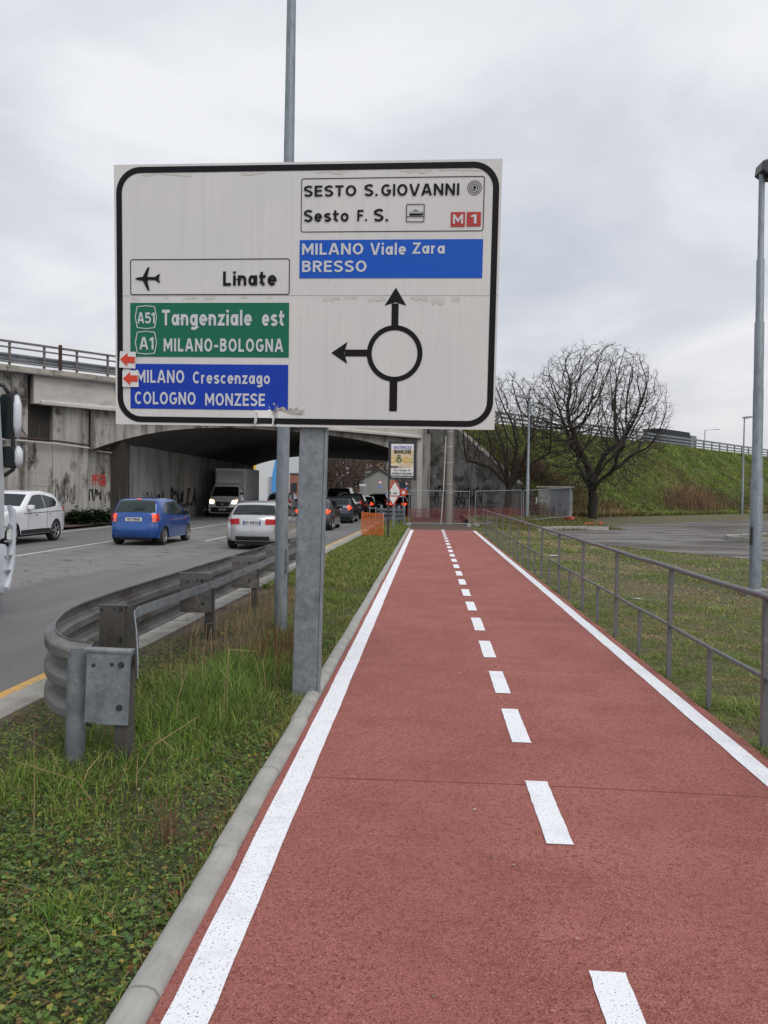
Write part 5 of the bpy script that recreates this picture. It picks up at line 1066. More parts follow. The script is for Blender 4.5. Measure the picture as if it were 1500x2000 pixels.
# mirrors
def mirror(zc, h, wd, y):
    mb = MB(); n = 20; pts = []
    for k in range(n): a = 2 * math.pi * k / n; c, s = math.cos(a), math.sin(a); pts.append((math.copysign(abs(c) ** .6, c) * wd / 2, math.copysign(abs(s) ** .7, s) * h / 2))
    mb.prism(pts, lambda u, v_, d: (-.03 + d, y + u, zc + v_), .05); m0 = mb.build('mirror_housing', 'plastic_black', tr, 40, fixn=True, bevel=.012)
    mb = MB(); mb.prism([(u * .86, v_ * .93) for u, v_ in pts], lambda u, v_, d: (-.034 - d * .1, y + .01 + u, zc + v_), .02); mb.build('mirror_glass', 'mirror_glass', m0, fixn=True)
    mb = MB(); V = []
    for i in range(9):
        for j in range(9): a = math.pi * i / 8; b = math.pi * (j / 8 - .5); V.append((.02 + .14 * math.sin(a) * math.cos(b) , y - wd * .06 - (wd * .50) * math.cos(b) * 1.0 if False else y - wd * .30 + wd * .32 * math.sin(b), zc - h * .5 * math.cos(a)))
    mb.add(V, [(i * 9 + j, i * 9 + j + 1, i * 9 + 10 + j, i * 9 + 9 + j) for i in range(8) for j in range(8)]); mb.build('mirror_shell', 'truck_white', m0, True)
    mb = MB(); mb.tube([(.03, y - wd * .5, zc - h * .46), (.0, y - wd * .52 - .02, zc - h * .2), (.0, y - wd * .52 - .02, zc + h * .25), (.03, y - wd * .48, zc + h * .46)], [.03, .055, .055, .03], 8); mb.build('mirror_shell', 'truck_white', m0, True)
mirror(2.72, .62, .24, -1.25); mirror(2.17, .30, .24, -1.27)
for pts in ([(-.1, -1.0, 3.18), (0, -1.2, 3.14), (0, -1.29, 3.0)], [(-.1, -1.0, 1.93), (.02, -1.22, 1.93), (.02, -1.32, 2.0), (.02, -1.34, 2.12)], [(0, -1.30, 3.0), (.02, -1.32, 2.4), (.02, -1.32, 2.1)]):
    mb = MB(); mb.tube(pts, .03, 8); mb.build('mirror_arm', 'plastic_black', tr, True)

# ================================================================== FAR BACKGROUND beyond the flyover
def box_part(name, c, d, m, parent, **k): mb = MB(); mb.box(c, d); return mb.build(name, m, parent, **k)
wb = thing('warehouse', 'white building with a blue diagonal stripe beyond the flyover', 'building', (-22.6, 94, -.2))
box_part('wall', (0, 6, 4.5), (9.6, 12, 9), 'wall_white', wb); box_part('roof', (0, 6, 9.1), (9.9, 12.3, .3), 'roof_dark', wb)
mb = MB(); mb.prism([(2.6, .5), (3.5, .5), (4.75, 6.0), (4.75, 9.0), (4.2, 9.0)], lambda u, v_, d: (u, -.03 + d, v_), .02); mb.build('blue_stripe', 'wall_blue', wb, fixn=True)
mb = MB(); mb.prism([(.2, 4.2), (1.0, 4.2), (1.9, 7.0), (.2, 7.0)], lambda u, v_, d: (u, -.03 + d, v_), .02); mb.build('yellow_panel', 'wall_yellow', wb, fixn=True)
box_part('drainpipe', (3.0, -.1, 1.8), (.3, .2, 3.6), 'steel_light', wb)
oh = thing('house', 'ochre house with tall windows beside the white striped building', 'house', (-18.6, 108, -.2))
box_part('wall', (0, 5, 4.6), (3.6, 10, 9.2), 'ochre', oh); rf = box_part('roof', (0, 5, 9.35), (4.2, 10.6, .35), 'brick_red', oh)
for z in (1.8, 4.9, 7.6):
    for x in (-1.2, -.05, 1.1):
        f = box_part('window', (x, -.02, z), (.66, .06, 1.6), 'wall_white', oh); box_part('pane', (x, -.06, z), (.42, .04, 1.3), 'window_far', f)
box_part('string_course', (0, -.05, 3.4), (3.66, .12, .22), 'wall_white', oh)
rb = thing('brick_annex', 'low reddish brick annex between the striped building and the ochre house', 'building', (-17.4, 97.5, -.2))
box_part('wall', (0, 1.5, 2.0), (1.6, 3, 4.0), 'brick_red', rb); box_part('roof', (0, 1.5, 4.08), (1.8, 3.2, .16), 'roof_dark', rb); box_part('window', (.1, -.02, 2.3), (.8, .05, 1.2), 'window_far', rb)
ap = thing('apartment_block', 'pinkish apartment block with balconies rising behind far bare trees', 'building', (-19.5, 215, -.2))
box_part('wall', (2.0, 5, 5.2), (10, 10, 10.4), 'apartment_pink', ap); box_part('roof', (2, 5, 10.5), (10.6, 10.6, .4), 'roof_dark', ap)
for z in (2.0, 4.8, 7.8):
    for x in (-1.8, .6, 3.0, 5.4):
        f = box_part('window', (x, -.03, z), (1.3, .08, 1.5), 'apartment_grey', ap); box_part('pane', (x, -.08, z), (1.0, .06, 1.2), 'window_far', f)
    box_part('balcony', (2.0, -.5, z - 1.0), (9, 1.0, .7), 'apartment_grey', ap)
sh = thing('shed', 'grey gabled shed with an orange shutter beyond the roundabout', 'shed', (-8.2, 122, -.2))
mb = MB(); mb.prism([(-2.9, 0), (-2.9, 3.6), (.3, 5.4), (3.4, 3.6), (3.4, 0)], lambda u, v_, d: (u, d, v_), 9); mb.build('wall', 'shed_grey', sh, fixn=True)
mb = MB(); mb.prism([(-3.3, 3.45), (.3, 5.5), (3.8, 3.5), (3.8, 3.65), (.3, 5.68), (-3.3, 3.6)], lambda u, v_, d: (u, -.3 + d, v_), 9.6); mb.build('roof', 'roof_dark', sh, fixn=True)
box_part('shutter', (2.4, -.03, 1.9), (1.4, .06, 3.8), 'shutter_orange', sh)
db = thing('apartment_block', 'dark far block behind the abutment column', 'building', (-3.5, 150, -.2)); box_part('wall', (0, 5, 3.9), (8, 10, 7.8), 'roof_dark', db); box_part('roof', (0, 5, 7.9), (8.4, 10.4, .2), 'shed_grey', db)
for x in (-2.5, 0, 2.5): box_part('window', (x, -.03, 5.5), (1.2, .08, 1.2), 'window_far', db)
# grassy mound of the roundabout
o = grid('mound', list(np.linspace(-16, -2.5, 20)), list(np.linspace(100, 128, 16)), lambda x, y: -.22 + .55 * max(0, 1 - ((x + 9.5) / 6.5) ** 2) * max(0, 1 - ((y - 114) / 14) ** 2) ** .5, 'meadow'); tag(o, kind='structure')
for k, (x, y, z, w_, lab) in enumerate(((-10.2, 98, 2.1, .75, 'blank white board on a post at the grassy roundabout'), (-8.6, 99, 2.75, .85, 'narrow white name plate on a thin pole at the roundabout'), (-10.9, 96, 1.7, .5, 'small square white board low beside the roundabout'))):
    s = thing('board_sign', lab, 'sign', (x, y, -.2)); mb = MB(); mb.tube([(0, .05, 0), (0, .05, z + .3)], .05, 6); mb.build('post', 'galv_pole', s); box_part('board', (0, 0, z), (w_, .04, .55 if k != 1 else .22), 'sticker_white', s); box_part('back_frame', (0, .03, z), (w_ * .9, .02, .1), 'galv', s)
bs = thing('board_sign', 'blue horizontal direction board beside the grey shed', 'sign', (-5.6, 104, -.2)); mb = MB(); mb.tube([(0, .06, 0), (0, .06, 1.6)], .05, 6); mb.build('post', 'galv_pole', bs); box_part('board', (0, 0, 1.5), (1.6, .04, .5), 'sign_round_blue', bs); box_part('back_frame', (0, .03, 1.5), (1.5, .02, .1), 'galv', bs)
ds = thing('diamond_sign', 'back of a grey diamond sign above the queue by the abutment', 'sign', (-1.9, 55.5, -.2)); mb = MB(); mb.tube([(0, .04, 0), (0, .04, 3.0)], .035, 6); mb.build('post', 'galv_pole', ds)
mb = MB(); mb.prism([(0, 1.9), (.30, 2.35), (0, 2.8), (-.30, 2.35)], lambda u, v_, d: (u, d, v_), .01); mb.build('plate', 'steel_blue', ds, fixn=True)
nr = thing('round_sign', 'red round sign beside the give way triangle', 'sign', (-1.45, 43.5, -.1)); mb = MB(); mb.tube([(0, .04, 0), (0, .04, 2.0)], .03, 6); mb.build('post', 'galv_pole', nr)
for r_, y, m in ((.22, 0, 'arrow_red'), (.10, -.008, 'sticker_white')):
    mb = MB(); mb.prism([(r_ * math.cos(2 * math.pi * k / 18), 1.76 + r_ * math.sin(2 * math.pi * k / 18)) for k in range(18)], lambda u, v_, d: (u, y + d, v_), .006); mb.build('plate', m, nr, fixn=True)
for (x, y, h, lab) in ((-13.6, 118, 5.5, 'thin street lamp before the brown trees'), (-9.6, 116, 4.8, 'thin street lamp rising from the roundabout mound'), (-5.4, 118, 5.2, 'thin street lamp in front of the grey shed')):
    small_lamp((x, y, -.2), h, lab, 1)

# ================================================================== BARE TREES (space colonisation)
def grow(seed, base, trunk_h, crown, n_att, step, kill, infl, lean=(0, 0), tips=.55, limbs=5, iters=90):
    r_ = np.random.default_rng(seed); cx_, cy_, cz_, rx, ry, rz = crown
    u = r_.normal(size=(n_att * 2, 3)); u /= np.linalg.norm(u, axis=1)[:, None]; rad = r_.uniform(.03, 1, n_att * 2) ** (1 / 2.3)
    A = u * rad[:, None] * np.array([rx, ry, rz]) + np.array([cx_, cy_, cz_]); A = A[A[:, 2] > trunk_h * .8][:n_att]
    pos = [np.array(base, float)]; par = [-1]; k = max(2, int(trunk_h / step))
    for i in range(k):
        p = pos[-1] + np.array([lean[0] / k + .03 * r_.normal(), lean[1] / k + .03 * r_.normal(), trunk_h / k]); par.append(len(pos) - 1); pos.append(p)
    top = len(pos) - 1
    for l in range(limbs):
        a = 2 * math.pi * l / limbs + r_.uniform(-.4, .4); q = pos[top - (l % 3)]; ix = top - (l % 3); el = r_.uniform(.7, 1.25)
        d = np.array([math.cos(a) * math.cos(el) * rx / rz, math.sin(a) * math.cos(el), math.sin(el)]); d /= np.linalg.norm(d)
        for s in range(int(rz * r_.uniform(.6, 1.0) / step)):
            d = d + r_.normal(size=3) * .13 + np.array([0, 0, .012]); d /= np.linalg.norm(d); q = q + d * step; par.append(ix); ix = len(pos); pos.append(q)
    alive = np.ones(len(A), bool)
    for it in range(iters):
        if not alive.any(): break
        kd = kdtree.KDTree(len(pos))
        for i, p in enumerate(pos): kd.insert(p, i)
        kd.balance(); acc = {}
        for ai in np.nonzero(alive)[0]:
            co, ix, dd = kd.find(A[ai])
            if dd < kill: alive[ai] = False
            elif dd < infl: acc.setdefault(ix, []).append((A[ai] - pos[ix]) / dd)
        if not acc: break
        for ix, ds in acc.items():
            d = np.sum(ds, 0) + r_.normal(size=3) * .28 + np.array([0, 0, .06]); l = np.linalg.norm(d)
            if l < 1e-3: continue
            par.append(ix); pos.append(pos[ix] + d / l * step)
    ch = [[] for _ in pos]
    for i, p in enumerate(par):
        if p >= 0: ch[p].append(i)
    # twigs at the tips, curving up
    for i in range(len(pos)):
        if len(ch[i]) <= 1 and par[i] >= 0 and r_.random() < (1 if not ch[i] else tips * .5):
            d0 = pos[i] - pos[par[i]]
            for q in range(4 if not ch[i] else 1):
                d = d0 / np.linalg.norm(d0) + r_.normal(size=3) * .6 + np.array([0, 0, .2]); ix = i
                for s in range(r_.integers(2, 5)):
                    d = d / np.linalg.norm(d) + np.array([0, 0, .10]) + r_.normal(size=3) * .18; pos.append(pos[ix] + d / np.linalg.norm(d) * step * .55); par.append(ix); ch.append([]); ch[ix].append(len(pos) - 1); ix = len(pos) - 1
    return pos, par, ch
def tree(name, label, base, seed, trunk_h, crown, n_att, step, kill, infl, tip_r=.008, bark='bark', tw='twig', pw=2.35, group=None, **kw):
    th = thing(name, label, 'tree', base, 0, group)
    pos, par, ch = grow(seed, (0, 0, -.15), trunk_h, crown, n_att, step, kill, infl, **kw)
    n = len(pos); rad = [0.] * n
    # children were always appended after parents
    for i in range(n - 1, -1, -1):
        rad[i] = tip_r if not ch[i] else sum(rad[c] ** pw for c in ch[i]) ** (1 / pw) + .0006
    out_t, out_c = MB(), MB()
    starts = [(0, None)]
    def chain(i0, frm):
        line = [frm] if frm is not None else []; i = i0
        while True:
            line.append(i)
            if not ch[i]: break
            c = max(ch[i], key=lambda c: rad[c])
            for o_ in ch[i]:
                if o_ != c: starts.append((o_, i))
            i = c
        return line
    while starts:
        i0, frm = starts.pop(); line = chain(i0, frm)
        if len(line) < 2: continue
        rr = [rad[j] for j in line]
        if frm is not None: rr[0] = min(rr[0], rr[1] * 1.15)
        big = max(rr); pts = [pos[j] for j in line]
        (out_t if big > .055 else out_c).tube(pts, rr, 8 if big > .09 else (5 if big > .03 else 3), cap=False)
    out_t.build('trunk', bark, th, True); out_c.build('crown', tw, th)
    return th
tree('bare_tree', 'big bare tree with a broad round crown standing before the grass bank', (10.0, 47.6, .25), 4, 1.9, (0, 0, 6.0, 4.5, 3.9, 4.8), 7800, .18, .235, 1.4, limbs=8, tip_r=.0044, pw=2.66)
tree('bare_tree', 'smaller bare tree with spreading limbs growing in front of the wing wall', (4.75, 47.4, .1), 9, 2.3, (-.2, 0, 5.6, 3.4, 2.6, 3.4), 3200, .18, .25, 1.4, limbs=7, tip_r=.0044, pw=2.62)
tree('bare_tree', 'bare tree standing behind the left end of the flyover', (-39.3, 55, 1.2), 15, 4.0, (0, 0, 12.5, 6.8, 4.5, 7.0), 900, .42, .8, 5, limbs=6, tip_r=.014)
bt = tree('bare_tree', 'brown bare tree in the thicket seen through the underpass', (-14.5, 112, -.2), 21, 1.6, (0, 0, 5.0, 2.8, 2.6, 4.2), 520, .34, .5, 3.5, limbs=6, tip_r=.02, bark='twig_brown', tw='twig_brown', group='brown trees beyond the underpass')
for k, (x, y, s, rz) in enumerate(((-12.4, 116, 1.05, 1.3), (-16.6, 120, 1.2, 2.6), (-13.2, 124, 1.25, 4.1), (-10.8, 128, 1.0, 5.0), (-15.2, 132, 1.3, .7), (-11.6, 140, 1.25, 3.3), (-8.8, 142, 1.1, 2.0), (-17.6, 128, 1.3, 5.6), (-5.5, 144, 1.1, 1.1), (-18.4, 138, 1.5, 3.0))):
    c = copy_tree(bt); c.location = (x, y, -.2); c.rotation_euler = (0, 0, rz); c.scale = (s, s, s)

# ================================================================== GRASS, LEAVES, STALKS
def attr_mesh(name, V, loops, starts, cols, m, parent=None, label=None, cat=None):
    me = bpy.data.meshes.new(name); me.vertices.add(len(V)); me.vertices.foreach_set('co', V.ravel().astype(np.float32))
    me.loops.add(len(loops)); me.loops.foreach_set('vertex_index', loops.astype(np.int32)); me.polygons.add(len(starts)); me.polygons.foreach_set('loop_start', starts.astype(np.int32))
    me.update(calc_edges=True); a = me.color_attributes.new('col', 'FLOAT_COLOR', 'POINT'); a.data.foreach_set('color', np.concatenate([cols, np.ones((len(cols), 1))], 1).ravel().astype(np.float32))
    me.materials.append(MATS[m]); o = bpy.data.objects.new(name, me); C.objects.link(o); tag(o, label, cat, kind='stuff')
    if parent: o.parent = parent
    return o
def blades(name, base, h, wd, lean, col, label, cat='grass', curl=.5, m='blade'):
    n = len(base); a = rng.uniform(0, 2 * np.pi, n); side_ = np.stack([np.cos(a), np.sin(a), np.zeros(n)], 1) * (wd / 2)[:, None]
    b = a + np.pi / 2 + rng.normal(0, .5, n); d = np.stack([np.cos(b), np.sin(b), np.zeros(n)], 1); up = np.array([0, 0, 1.])
    mid = base + d * (h * lean * .35)[:, None] + up * (h * .55)[:, None]; tip = base + d * (h * lean)[:, None] + up * (h * (1 - curl * lean * .5))[:, None]
    V = np.stack([base - side_, base + side_, mid - side_ * .8, mid + side_ * .8, tip], 1).reshape(-1, 3); i = np.arange(n)[:, None] * 5
    loops = np.concatenate([i + np.array([0, 1, 3, 2]), i + np.array([2, 3, 4])], 1).ravel(); starts = (np.arange(n)[:, None] * 7 + np.array([0, 4])).ravel()
    c = np.repeat(col[:, None, :], 5, 1) * np.array([.75, .75, .95, .95, 1.12])[None, :, None]
    return attr_mesh(name, V, loops, starts, c.reshape(-1, 3), m, None, label, cat)
def vn(P_, s, seed=0):   # cheap smooth noise for arrays
    x = P_[:, 0] * s + seed; y = P_[:, 1] * s + seed * 1.7
    return (np.sin(x * 1.3 + np.sin(y * 1.1)) + np.sin(y * 1.7 + 2 * np.sin(x * .6)) + np.sin((x + y) * .9 + 1.3)) / 3
def zs(f, X, Y): return np.array([f(a, b) for a, b in zip(X, Y)])
def mixc(pal, n, wts=None):
    pal = np.array(pal); i = rng.choice(len(pal), n, p=wts); return pal[i] * rng.uniform(.7, 1.3, (n, 1))
GRN = [(.155, .235, .034), (.215, .295, .052), (.085, .15, .03), (.29, .32, .075), (.46, .38, .17), (.30, .20, .095)]
def scatter_verge(n, y0, y1, pw):
    y = y0 + (y1 - y0) * rng.uniform(0, 1, n) ** pw; e = -3.62 + .018 * np.minimum(y, 60) + .42; x = e + (-.965 - e) * rng.uniform(0, 1, n); return x, y
# left verge: short grass
x, y = scatter_verge(95000, 1.6, 14, 1.35); B_ = np.stack([x, y, zs(z_verge, x, y) - .005], 1)
den = vn(B_, 2.3, 4); keep = rng.uniform(-1.3, 1.2, len(x)) < den + .35; keep &= ~((x < -2.5) & (rng.random(len(x)) < .8)); B_ = B_[keep]; n = len(B_)
tall = np.exp(-(((B_[:, 0] + 1.75) / .55) ** 2 + ((B_[:, 1] - 6.0) / 1.6) ** 2)) + .6 * np.exp(-(((B_[:, 0] + 1.35) / .25) ** 2 + ((B_[:, 1] - 2.9) / .25) ** 2)) + .35 * np.exp(-(((B_[:, 0] + 2.0) / .5) ** 2 + ((B_[:, 1] - 4.3) / .6) ** 2))
h = rng.uniform(.035, .095, n) * (1 + .35 * vn(B_, 1.4)) + tall * rng.uniform(.02, .17, n)
col = mixc(GRN, n, [.31, .29, .2, .12, .04, .04]); dry = np.clip(vn(B_, .9, 9), 0, 1)[:, None]; col = col * (1 - .35 * dry) + np.array([.16, .125, .06]) * .35 * dry; col = col * (1 + .35 * np.minimum(tall, 1)[:, None] * np.array([-.35, .45, 0]))
dz = (np.clip((-1.75 - B_[:, 0]) / .35, 0, 1) * np.clip((B_[:, 1] - 6.2) / .8, 0, 1) + .25 * vn(B_, 3, 6)) > rng.uniform(.1, .9, n)
col[dz] = mixc([(.40, .31, .16), (.26, .17, .09), (.17, .11, .06), (.33, .27, .12)], int(dz.sum())); h[dz] *= .55
clump = np.clip(.8 + .5 * vn(B_, 11, 2) + .45 * vn(B_, 4.5, 8), .3, 1.9); h = h * (.6 + .45 * clump) * (.45 + .55 * np.clip((B_[:, 1] - 3.0) / 2.0, 0, 1) + .5 * np.minimum(tall, 1)); col = col * (.7 + .35 * clump)[:, None]
blades('verge_grass', B_, h, rng.uniform(.003, .007, n), rng.uniform(.2, 1.1, n), col, 'tufted grass growing on the verge near the guardrail')
x, y = scatter_verge(42000, 13.5, 52, 1.25); B_ = np.stack([x, y, zs(z_verge, x, y) - .005], 1); n = len(B_)
keep = rng.uniform(-1.3, 1.2, n) < vn(B_, 1.2, 4) + .5; B_ = B_[keep]; n = len(B_)
blades('verge_grass', B_, rng.uniform(.05, .13, n), rng.uniform(.010, .022, n), rng.uniform(.3, 1.1, n), mixc(GRN, n, [.25, .27, .18, .15, .1, .05]), 'rougher grass on the far stretch of the verge by the advert')
# broad leaves (weeds) in the near verge
def leaves(name, x, y, zf, r0, r1, pal, wts, label):
    n = len(x); z = zs(zf, x, y) + (rng.uniform(.005, .055, n) if name != 'path_grit' else .032); c = np.stack([x, y, z], 1); r_ = rng.uniform(r0, r1, n)
    k = 9; ang = np.arange(k) * 2 * np.pi / k; rr = np.array([1, .84, 1.05, .84, 1.02, .84, 1.05, .82, .22]); az = rng.uniform(0, 2 * np.pi, n); tx = rng.normal(0, .30, n); ty = rng.normal(0, .30, n)
    lx = np.cos(ang[None] + az[:, None]) * rr * r_[:, None]; ly = np.sin(ang[None] + az[:, None]) * rr * r_[:, None]; lz = lx * tx[:, None] + ly * ty[:, None] + .10 * np.abs(lx)
    V = c[:, None, :] + np.stack([lx, ly, lz], 2); i = np.arange(n)[:, None] * k
    col = np.repeat(mixc(pal, n, wts)[:, None, :], k, 1) * rng.uniform(.85, 1.15, (n, k, 1))
    return attr_mesh(name, V.reshape(-1, 3), (i + np.arange(k)).ravel(), np.arange(n) * k, col.reshape(-1, 3), 'blade', None, label, 'weeds')
x, y = scatter_verge(40000, 1.5, 9, 1.7); pp = np.stack([x, y], 1); kp = (vn(pp, 1.9, 2) + rng.uniform(-.7, .7, len(x)) + .6 * (y < 4.6)) > .12; x, y = x[kp], y[kp]
LP = [(.13, .22, .05), (.095, .175, .05), (.175, .27, .065), (.33, .29, .06), (.24, .14, .06), (.09, .15, .07)]
leaves('weeds', x, y, z_verge, .004, .016, LP, [.3, .27, .2, .08, .05, .1], 'low lobed weed leaves covering the near verge')
x, y = scatter_verge(16000, 1.5, 7, 1.5); leaves('clover', x, y, z_verge, .003, .009, [(.20, .25, .06), (.14, .22, .05), (.30, .28, .08)], None, 'tiny pale leaflets scattered over the near verge')
# red granules spilt beside the kerb
n = 900; y = rng.uniform(1.8, 6.5, n); x = -.985 - np.abs(rng.normal(0, .035, n)); kp = vn(np.stack([x * 3, y], 1), 3.1, 5) > .15; x, y = x[kp], y[kp]
leaves('red_granules', x, y, lambda a, b: z_verge(a, b) - .005, .004, .009, [(.22, .05, .045), (.30, .07, .06)], None, 'red path granules spilt along the outer side of the kerb')
# dry stalks
def stalks(name, cx_, cy_, sx, sy, n, h0, h1, zf, col, label, r_=.0028, bend=.25):
    mb = MB()
    for i in range(n):
        x = random.gauss(cx_, sx); y = random.gauss(cy_, sy); h = random.uniform(h0, h1); a = random.uniform(0, 6.28); b = random.uniform(0, bend) * h; z = zf(x, y) - .01
        p2 = (x + b * math.cos(a), y + b * math.sin(a), z + h); pts = [(x, y, z), (x + b * .3 * math.cos(a), y + b * .3 * math.sin(a), z + h * .6), p2]
        if random.random() < .25: pts.append((p2[0] + .35 * h * math.cos(a), p2[1] + .3 * h * math.sin(a), p2[2] - random.uniform(-.05, .4) * h))
        mb.tube(pts, [r_ * 1.3] + [r_] * (len(pts) - 2) + [r_ * .5], 3, False)
    return tag(tag(mb.build(name, col), label, 'dry grass'), kind='stuff')
mat('straw', (.34, .25, .12), .8, layers=[('noise', 5, (.22, .14, .07), .45, .65)])
mat('dead_brown', (.13, .07, .035), .9, layers=[('noise', 5, (.20, .12, .06), .45, .65)])
stalks('dry_stalks', -1.72, 7.3, .34, 1.1, 55, .15, .6, z_verge, 'straw', 'tall straw coloured stalks behind the guardrail by the sign post')
stalks('dry_stalks', -1.45, 7.6, .18, .5, 220, .12, .38, z_verge, 'dead_brown', 'brown dead weeds at the foot of the lamp post')
stalks('dry_stalks', -2.15, 8.6, .15, 1.8, 60, .2, .55, z_verge, 'straw', 'thin straw stalks along the back of the guardrail')
stalks('dry_stalks', -1.95, 4.15, .25, .30, 9, .12, .34, z_verge, 'straw', 'few bent straw stalks at the curled end of the guardrail', .003, 1.4)
stalks('dry_stalks', -1.22, 3.55, .03, .05, 16, .10, .24, z_verge, 'dead_brown', 'small folded brown stalk in the near weeds', .003, .5)
stalks('dry_stalks', -1.5, 14, .4, 4, 90, .12, .35, z_verge, 'straw', 'short straw stalks scattered on the middle verge')
x, y = scatter_verge(5000, 1.6, 12, 1.3); B_ = np.stack([x, y, zs(z_verge, x, y) + rng.uniform(.0, .05, len(x))], 1); n = len(B_)
blades('dead_grass', B_, rng.uniform(.02, .05, n), rng.uniform(.002, .005, n), rng.uniform(2, 4.5, n), mixc([(.42, .33, .17), (.30, .21, .11), (.22, .13, .07)], n), 'flattened dead straw lying through the verge grass', 'dry grass', curl=.25)
# right lawn
n0 = 215000; u = rng.uniform(0, 1, n0) ** 1.75; y = 3.6 + 36 * u; x = 2.17 + (1.0 + .62 * y) * rng.uniform(0, 1, n0) ** 1.1
pp = np.stack([x, y], 1)
def in_yard(x, y):   # right of the yard edge
    ex = np.interp(y, [13, 20.4, 22.9, 25.3, 27.2, 30.5, 33.5, 35.6, 37.6], [22, 9.2, 7.4, 6.2, 5.5, 5.05, 5.1, 5.7, 8.5]); return x > ex + .08 - .16 * np.sin(y * 7)
kp = ~in_yard(x, y) & (rng.uniform(-1.4, 1.2, n0) < vn(pp, 1.6, 3) + .55); x, y = x[kp], y[kp]; B_ = np.stack([x, y, zs(z_lawn, x, y) - .005], 1); n = len(B_)
sc_ = np.clip(y / 9, .8, 3.2); dry = (vn(B_, 1.1, 11) + .5 * vn(B_, 3.1, 7) + .35 * rng.normal(size=n)) > .10
col = mixc([(.16, .23, .045), (.20, .27, .06), (.115, .175, .038), (.27, .29, .085)], n); col[dry] = mixc([(.48, .36, .18), (.33, .22, .115), (.52, .43, .21), (.29, .25, .10)], int(dry.sum()))
clump = np.clip(.75 + .6 * vn(B_, 9, 2) + .55 * vn(B_, 4, 8), .2, 2.1); col = col * (.70 + .48 * clump)[:, None]
blades('lawn_grass', B_, rng.uniform(.03, .085, n) * clump * np.where(dry, .6, 1) * (1 + .2 * sc_), rng.uniform(.004, .009, n) * sc_, rng.uniform(.7, 2.2, n), col, 'patchy green and straw coloured mown grass beside the handrail')
n = 46000; y = 3.9 + 8 * rng.uniform(0, 1, n) ** 1.2; x = 2.16 + (.6 + .42 * y) * rng.uniform(0, 1, n); B_ = np.stack([x, y, zs(z_lawn, x, y) - .005], 1)
ck = vn(B_, 5.3, 4) + .6 * vn(B_, 12, 1) + .3 * rng.normal(size=n); col = mixc([(.19, .27, .05), (.25, .33, .075), (.12, .19, .04), (.31, .33, .10)], n); dk = ck < -.1; col[dk] = mixc([(.46, .35, .18), (.30, .20, .10), (.20, .13, .07)], int(dk.sum()))
blades('lawn_grass', B_, rng.uniform(.03, .075, n) * np.where(dk, .5, 1 + .4 * np.clip(ck, 0, 1.5)), rng.uniform(.003, .007, n), rng.uniform(.6, 2.0, n), col, 'shaggy grass and straw close behind the handrail')
n0 = 16000; y = rng.uniform(36, 47, n0); x = rng.uniform(2.6, 9.5, n0); T_, N_ = (x * DT.x + (y - 53.7) * DT.y), (x * DN.x + (y - 53.7) * DN.y); kp = (N_ > 8.2) & ~((y < 37.6) & in_yard(x, y)); x, y = x[kp], y[kp]; B_ = np.stack([x, y, zs(z_lawn, x, y)], 1); n = len(B_)
blades('lawn_grass', B_, rng.uniform(.06, .2, n), rng.uniform(.02, .04, n), rng.uniform(.3, 1.2, n), mixc([(.15, .18, .05), (.25, .19, .085), (.30, .23, .11), (.11, .15, .04)], n), 'rough dry grass round the fence panels and the hut')
# embankment
n0 = 105000; t = 1 + 75 * rng.uniform(0, 1, n0) ** 1.4; nn_ = rng.uniform(.2, 11.3, n0); pp = np.stack([t, nn_], 1)
z = np.array([zemb(a, b) for a, b in zip(t, nn_)]) + np.where(nn_ > 10.6, .12, 0); O_ = np.array(BO); B_ = O_ + t[:, None] * np.array(DT) + nn_[:, None] * np.array(DN); B_[:, 2] = z - .02; n = n0
brown = (vn(pp, .42, 3) + .35 * rng.normal(size=n) + .55 * (nn_ > 8.6) + .5 * (t < 7)) > .62
col = mixc([(.22, .315, .055), (.29, .365, .085), (.16, .25, .048), (.35, .36, .10)], n); col *= np.clip(.9 + .35 * vn(pp, 1.3, 6) + .25 * vn(pp, 3.7, 1), .4, 1.5)[:, None]; col[brown] = mixc([(.24, .16, .08), (.28, .21, .10), (.16, .10, .06), (.19, .175, .055)], int(brown.sum()))
blades('bank_grass', B_, rng.uniform(.12, .38, n) * np.where(nn_ < 1, .5, 1), rng.uniform(.025, .06, n), rng.uniform(.5, 1.4, n), col, 'long green and brown grass on the flyover bank')
def zb_(x, y): t, n = tn(x, y); return zemb(t, n)
def patch(t, n, st, sn, k, h0, h1, m, label, r_=.014):
    mb = MB()
    for i in range(k):
        tt = random.gauss(t, st); nq = min(11.0, random.gauss(n, sn)); p = P(tt, nq, zemb(tt, nq)); h = random.uniform(h0, h1); a = random.uniform(0, 6.28); b = random.uniform(.1, .6) * h
        mb.tube([p, p + Vector((b * .4 * math.cos(a), b * .4 * math.sin(a), h * .65)), p + Vector((b * math.cos(a), b * math.sin(a), h))], [r_, r_ * .8, r_ * .4], 3, False)
    tag(tag(mb.build('scrub', m), label, 'scrub'), kind='stuff')
mat('scrub_red', (.22, .13, .065), .9, layers=[('noise', .8, (.14, .075, .045), .45, .65)]); mat('scrub_dark', (.065, .036, .027), .9, layers=[('noise', .8, (.10, .06, .04), .45, .65)])
patch(23.0, 9.0, 2.2, .6, 420, .5, 1.5, 'scrub_red', 'reddish dead reeds at the foot of the bank by the far lamp post', .016)
patch(24.0, 8.9, 5.0, .7, 800, .3, 1.0, 'scrub_dark', 'dark brown dead brambles along the foot of the bank', .016)
patch(2.6, 6.3, 1.2, 1.3, 900, .3, .9, 'scrub_dark', 'dark brown brambles on the bank above the wing wall', .014)
patch(-.5, 9.6, .8, .5, 350, .3, 1.0, 'scrub_dark', 'brown brambles beside the block hut', .014)
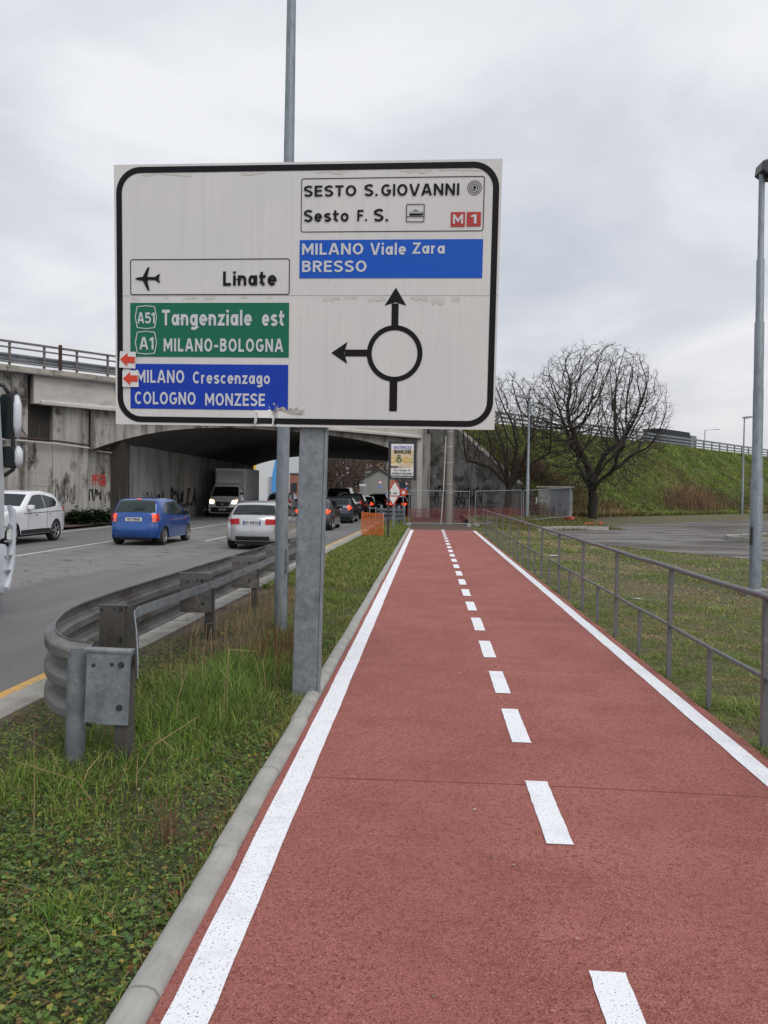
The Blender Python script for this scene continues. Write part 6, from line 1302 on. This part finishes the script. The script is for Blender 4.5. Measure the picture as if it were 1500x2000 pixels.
patch(4.0, 10.2, 3.0, .4, 420, .2, .6, 'straw', 'dry straw tufts under the big bare tree', .012)
# ivy at the foot of the left wall
q = 2600; t = rng.uniform(-25.3, -23.2, q); nn_ = -.2 + np.abs(rng.normal(0, .28, q)); pos_ = O_ + t[:, None] * np.array(DT) + nn_[:, None] * np.array(DN)
hmap = dict(); leaves('ivy', pos_[:, 0], pos_[:, 1], lambda a, b: max(0., random.gauss(.22, .16)) , .04, .09, [(.025, .045, .015), (.035, .06, .02), (.02, .03, .014)], None, 'dark ivy clump at the foot of the graffiti wall')
# litter
for k, (x, y, w_, lab) in enumerate(((4.05, 8.3, .10, 'pale crumpled scrap on the lawn nearest the handrail'), (7.1, 16.4, .2, 'flat pale scrap on the lawn short of the lamp post'), (5.2, 24.5, .22, 'white scrap at the edge of the yard'), (3.4, 12.6, .14, 'pale stone chip on the lawn by the third handrail bay'), (3.4, 21.0, .32, 'broken pale slab lying on the lawn by the handrail'), (-1.62, 6.0, .05, 'small white scrap in the grass near the sign post'), (-1.35, 6.6, .06, 'torn white scrap beside the sign post'), (-2.02, 7.1, .10, 'clear crumpled wrapper among the straw stalks'))):
    mb = MB(); bm = bmesh.new(); bmesh.ops.create_icosphere(bm, subdivisions=2, radius=.5)
    for v in bm.verts: v.co *= 1 + .5 * mnoise.noise(v.co * 3 + Vector((k * 5, 0, 0))); v.co.z *= .22
    me = bpy.data.meshes.new('litter'); bm.to_mesh(me); bm.free(); me.materials.append(M['litter']); o = link('litter', me); o.scale = (w_, w_ * .7, w_ * .7); o.location = (x, y, z_any(x, y) + w_ * .07); o.rotation_euler = (0, 0, k); tag(o, lab, 'litter')
for k, (x, y) in enumerate(((8.9, 43.2), (9.7, 44.0))):
    f = thing('plastic_block', ['red plastic fence foot lying on the grass by the hut', 'red plastic fence foot tipped on the grass under the big tree'][k], 'block', (x, y, z_lawn(x, y)), .4 + k); mb = MB(); mb.box((0, 0, .05), (.75, .24, .10)); mb.build('block', 'plastic_red', f, bevel=.03); mb = MB(); mb.box((0, 0, .115), (.2, .18, .04)); mb.build('socket', 'plastic_red', f)

# blades creeping over the kerb, grit and petals on the path
n = 2600; y = rng.uniform(1.8, 12, n); kp = vn(np.stack([y, y * .3], 1), 2.6, 3) + rng.normal(0, .3, n) > .1; y = y[kp]; n = len(y); x = -.975 + rng.uniform(-.02, .012, n)
B_ = np.stack([x, y, np.full(n, -.03)], 1); blades('kerb_grass', B_, rng.uniform(.05, .11, n), rng.uniform(.003, .006, n), rng.uniform(.3, 1.3, n), mixc(GRN, n), 'grass tufts creeping over the outer edge of the kerb')
n = 130; y = 1.7 + 16 * rng.uniform(0, 1, n) ** 1.6; x = rng.uniform(-.6, 1.9, n)
leaves('path_grit', x, y, lambda a, b: zp(a) - .025, .003, .010, [(.55, .45, .34), (.34, .24, .14), (.62, .58, .52), (.12, .08, .06)], None, 'scattered grit and petals on the red path')
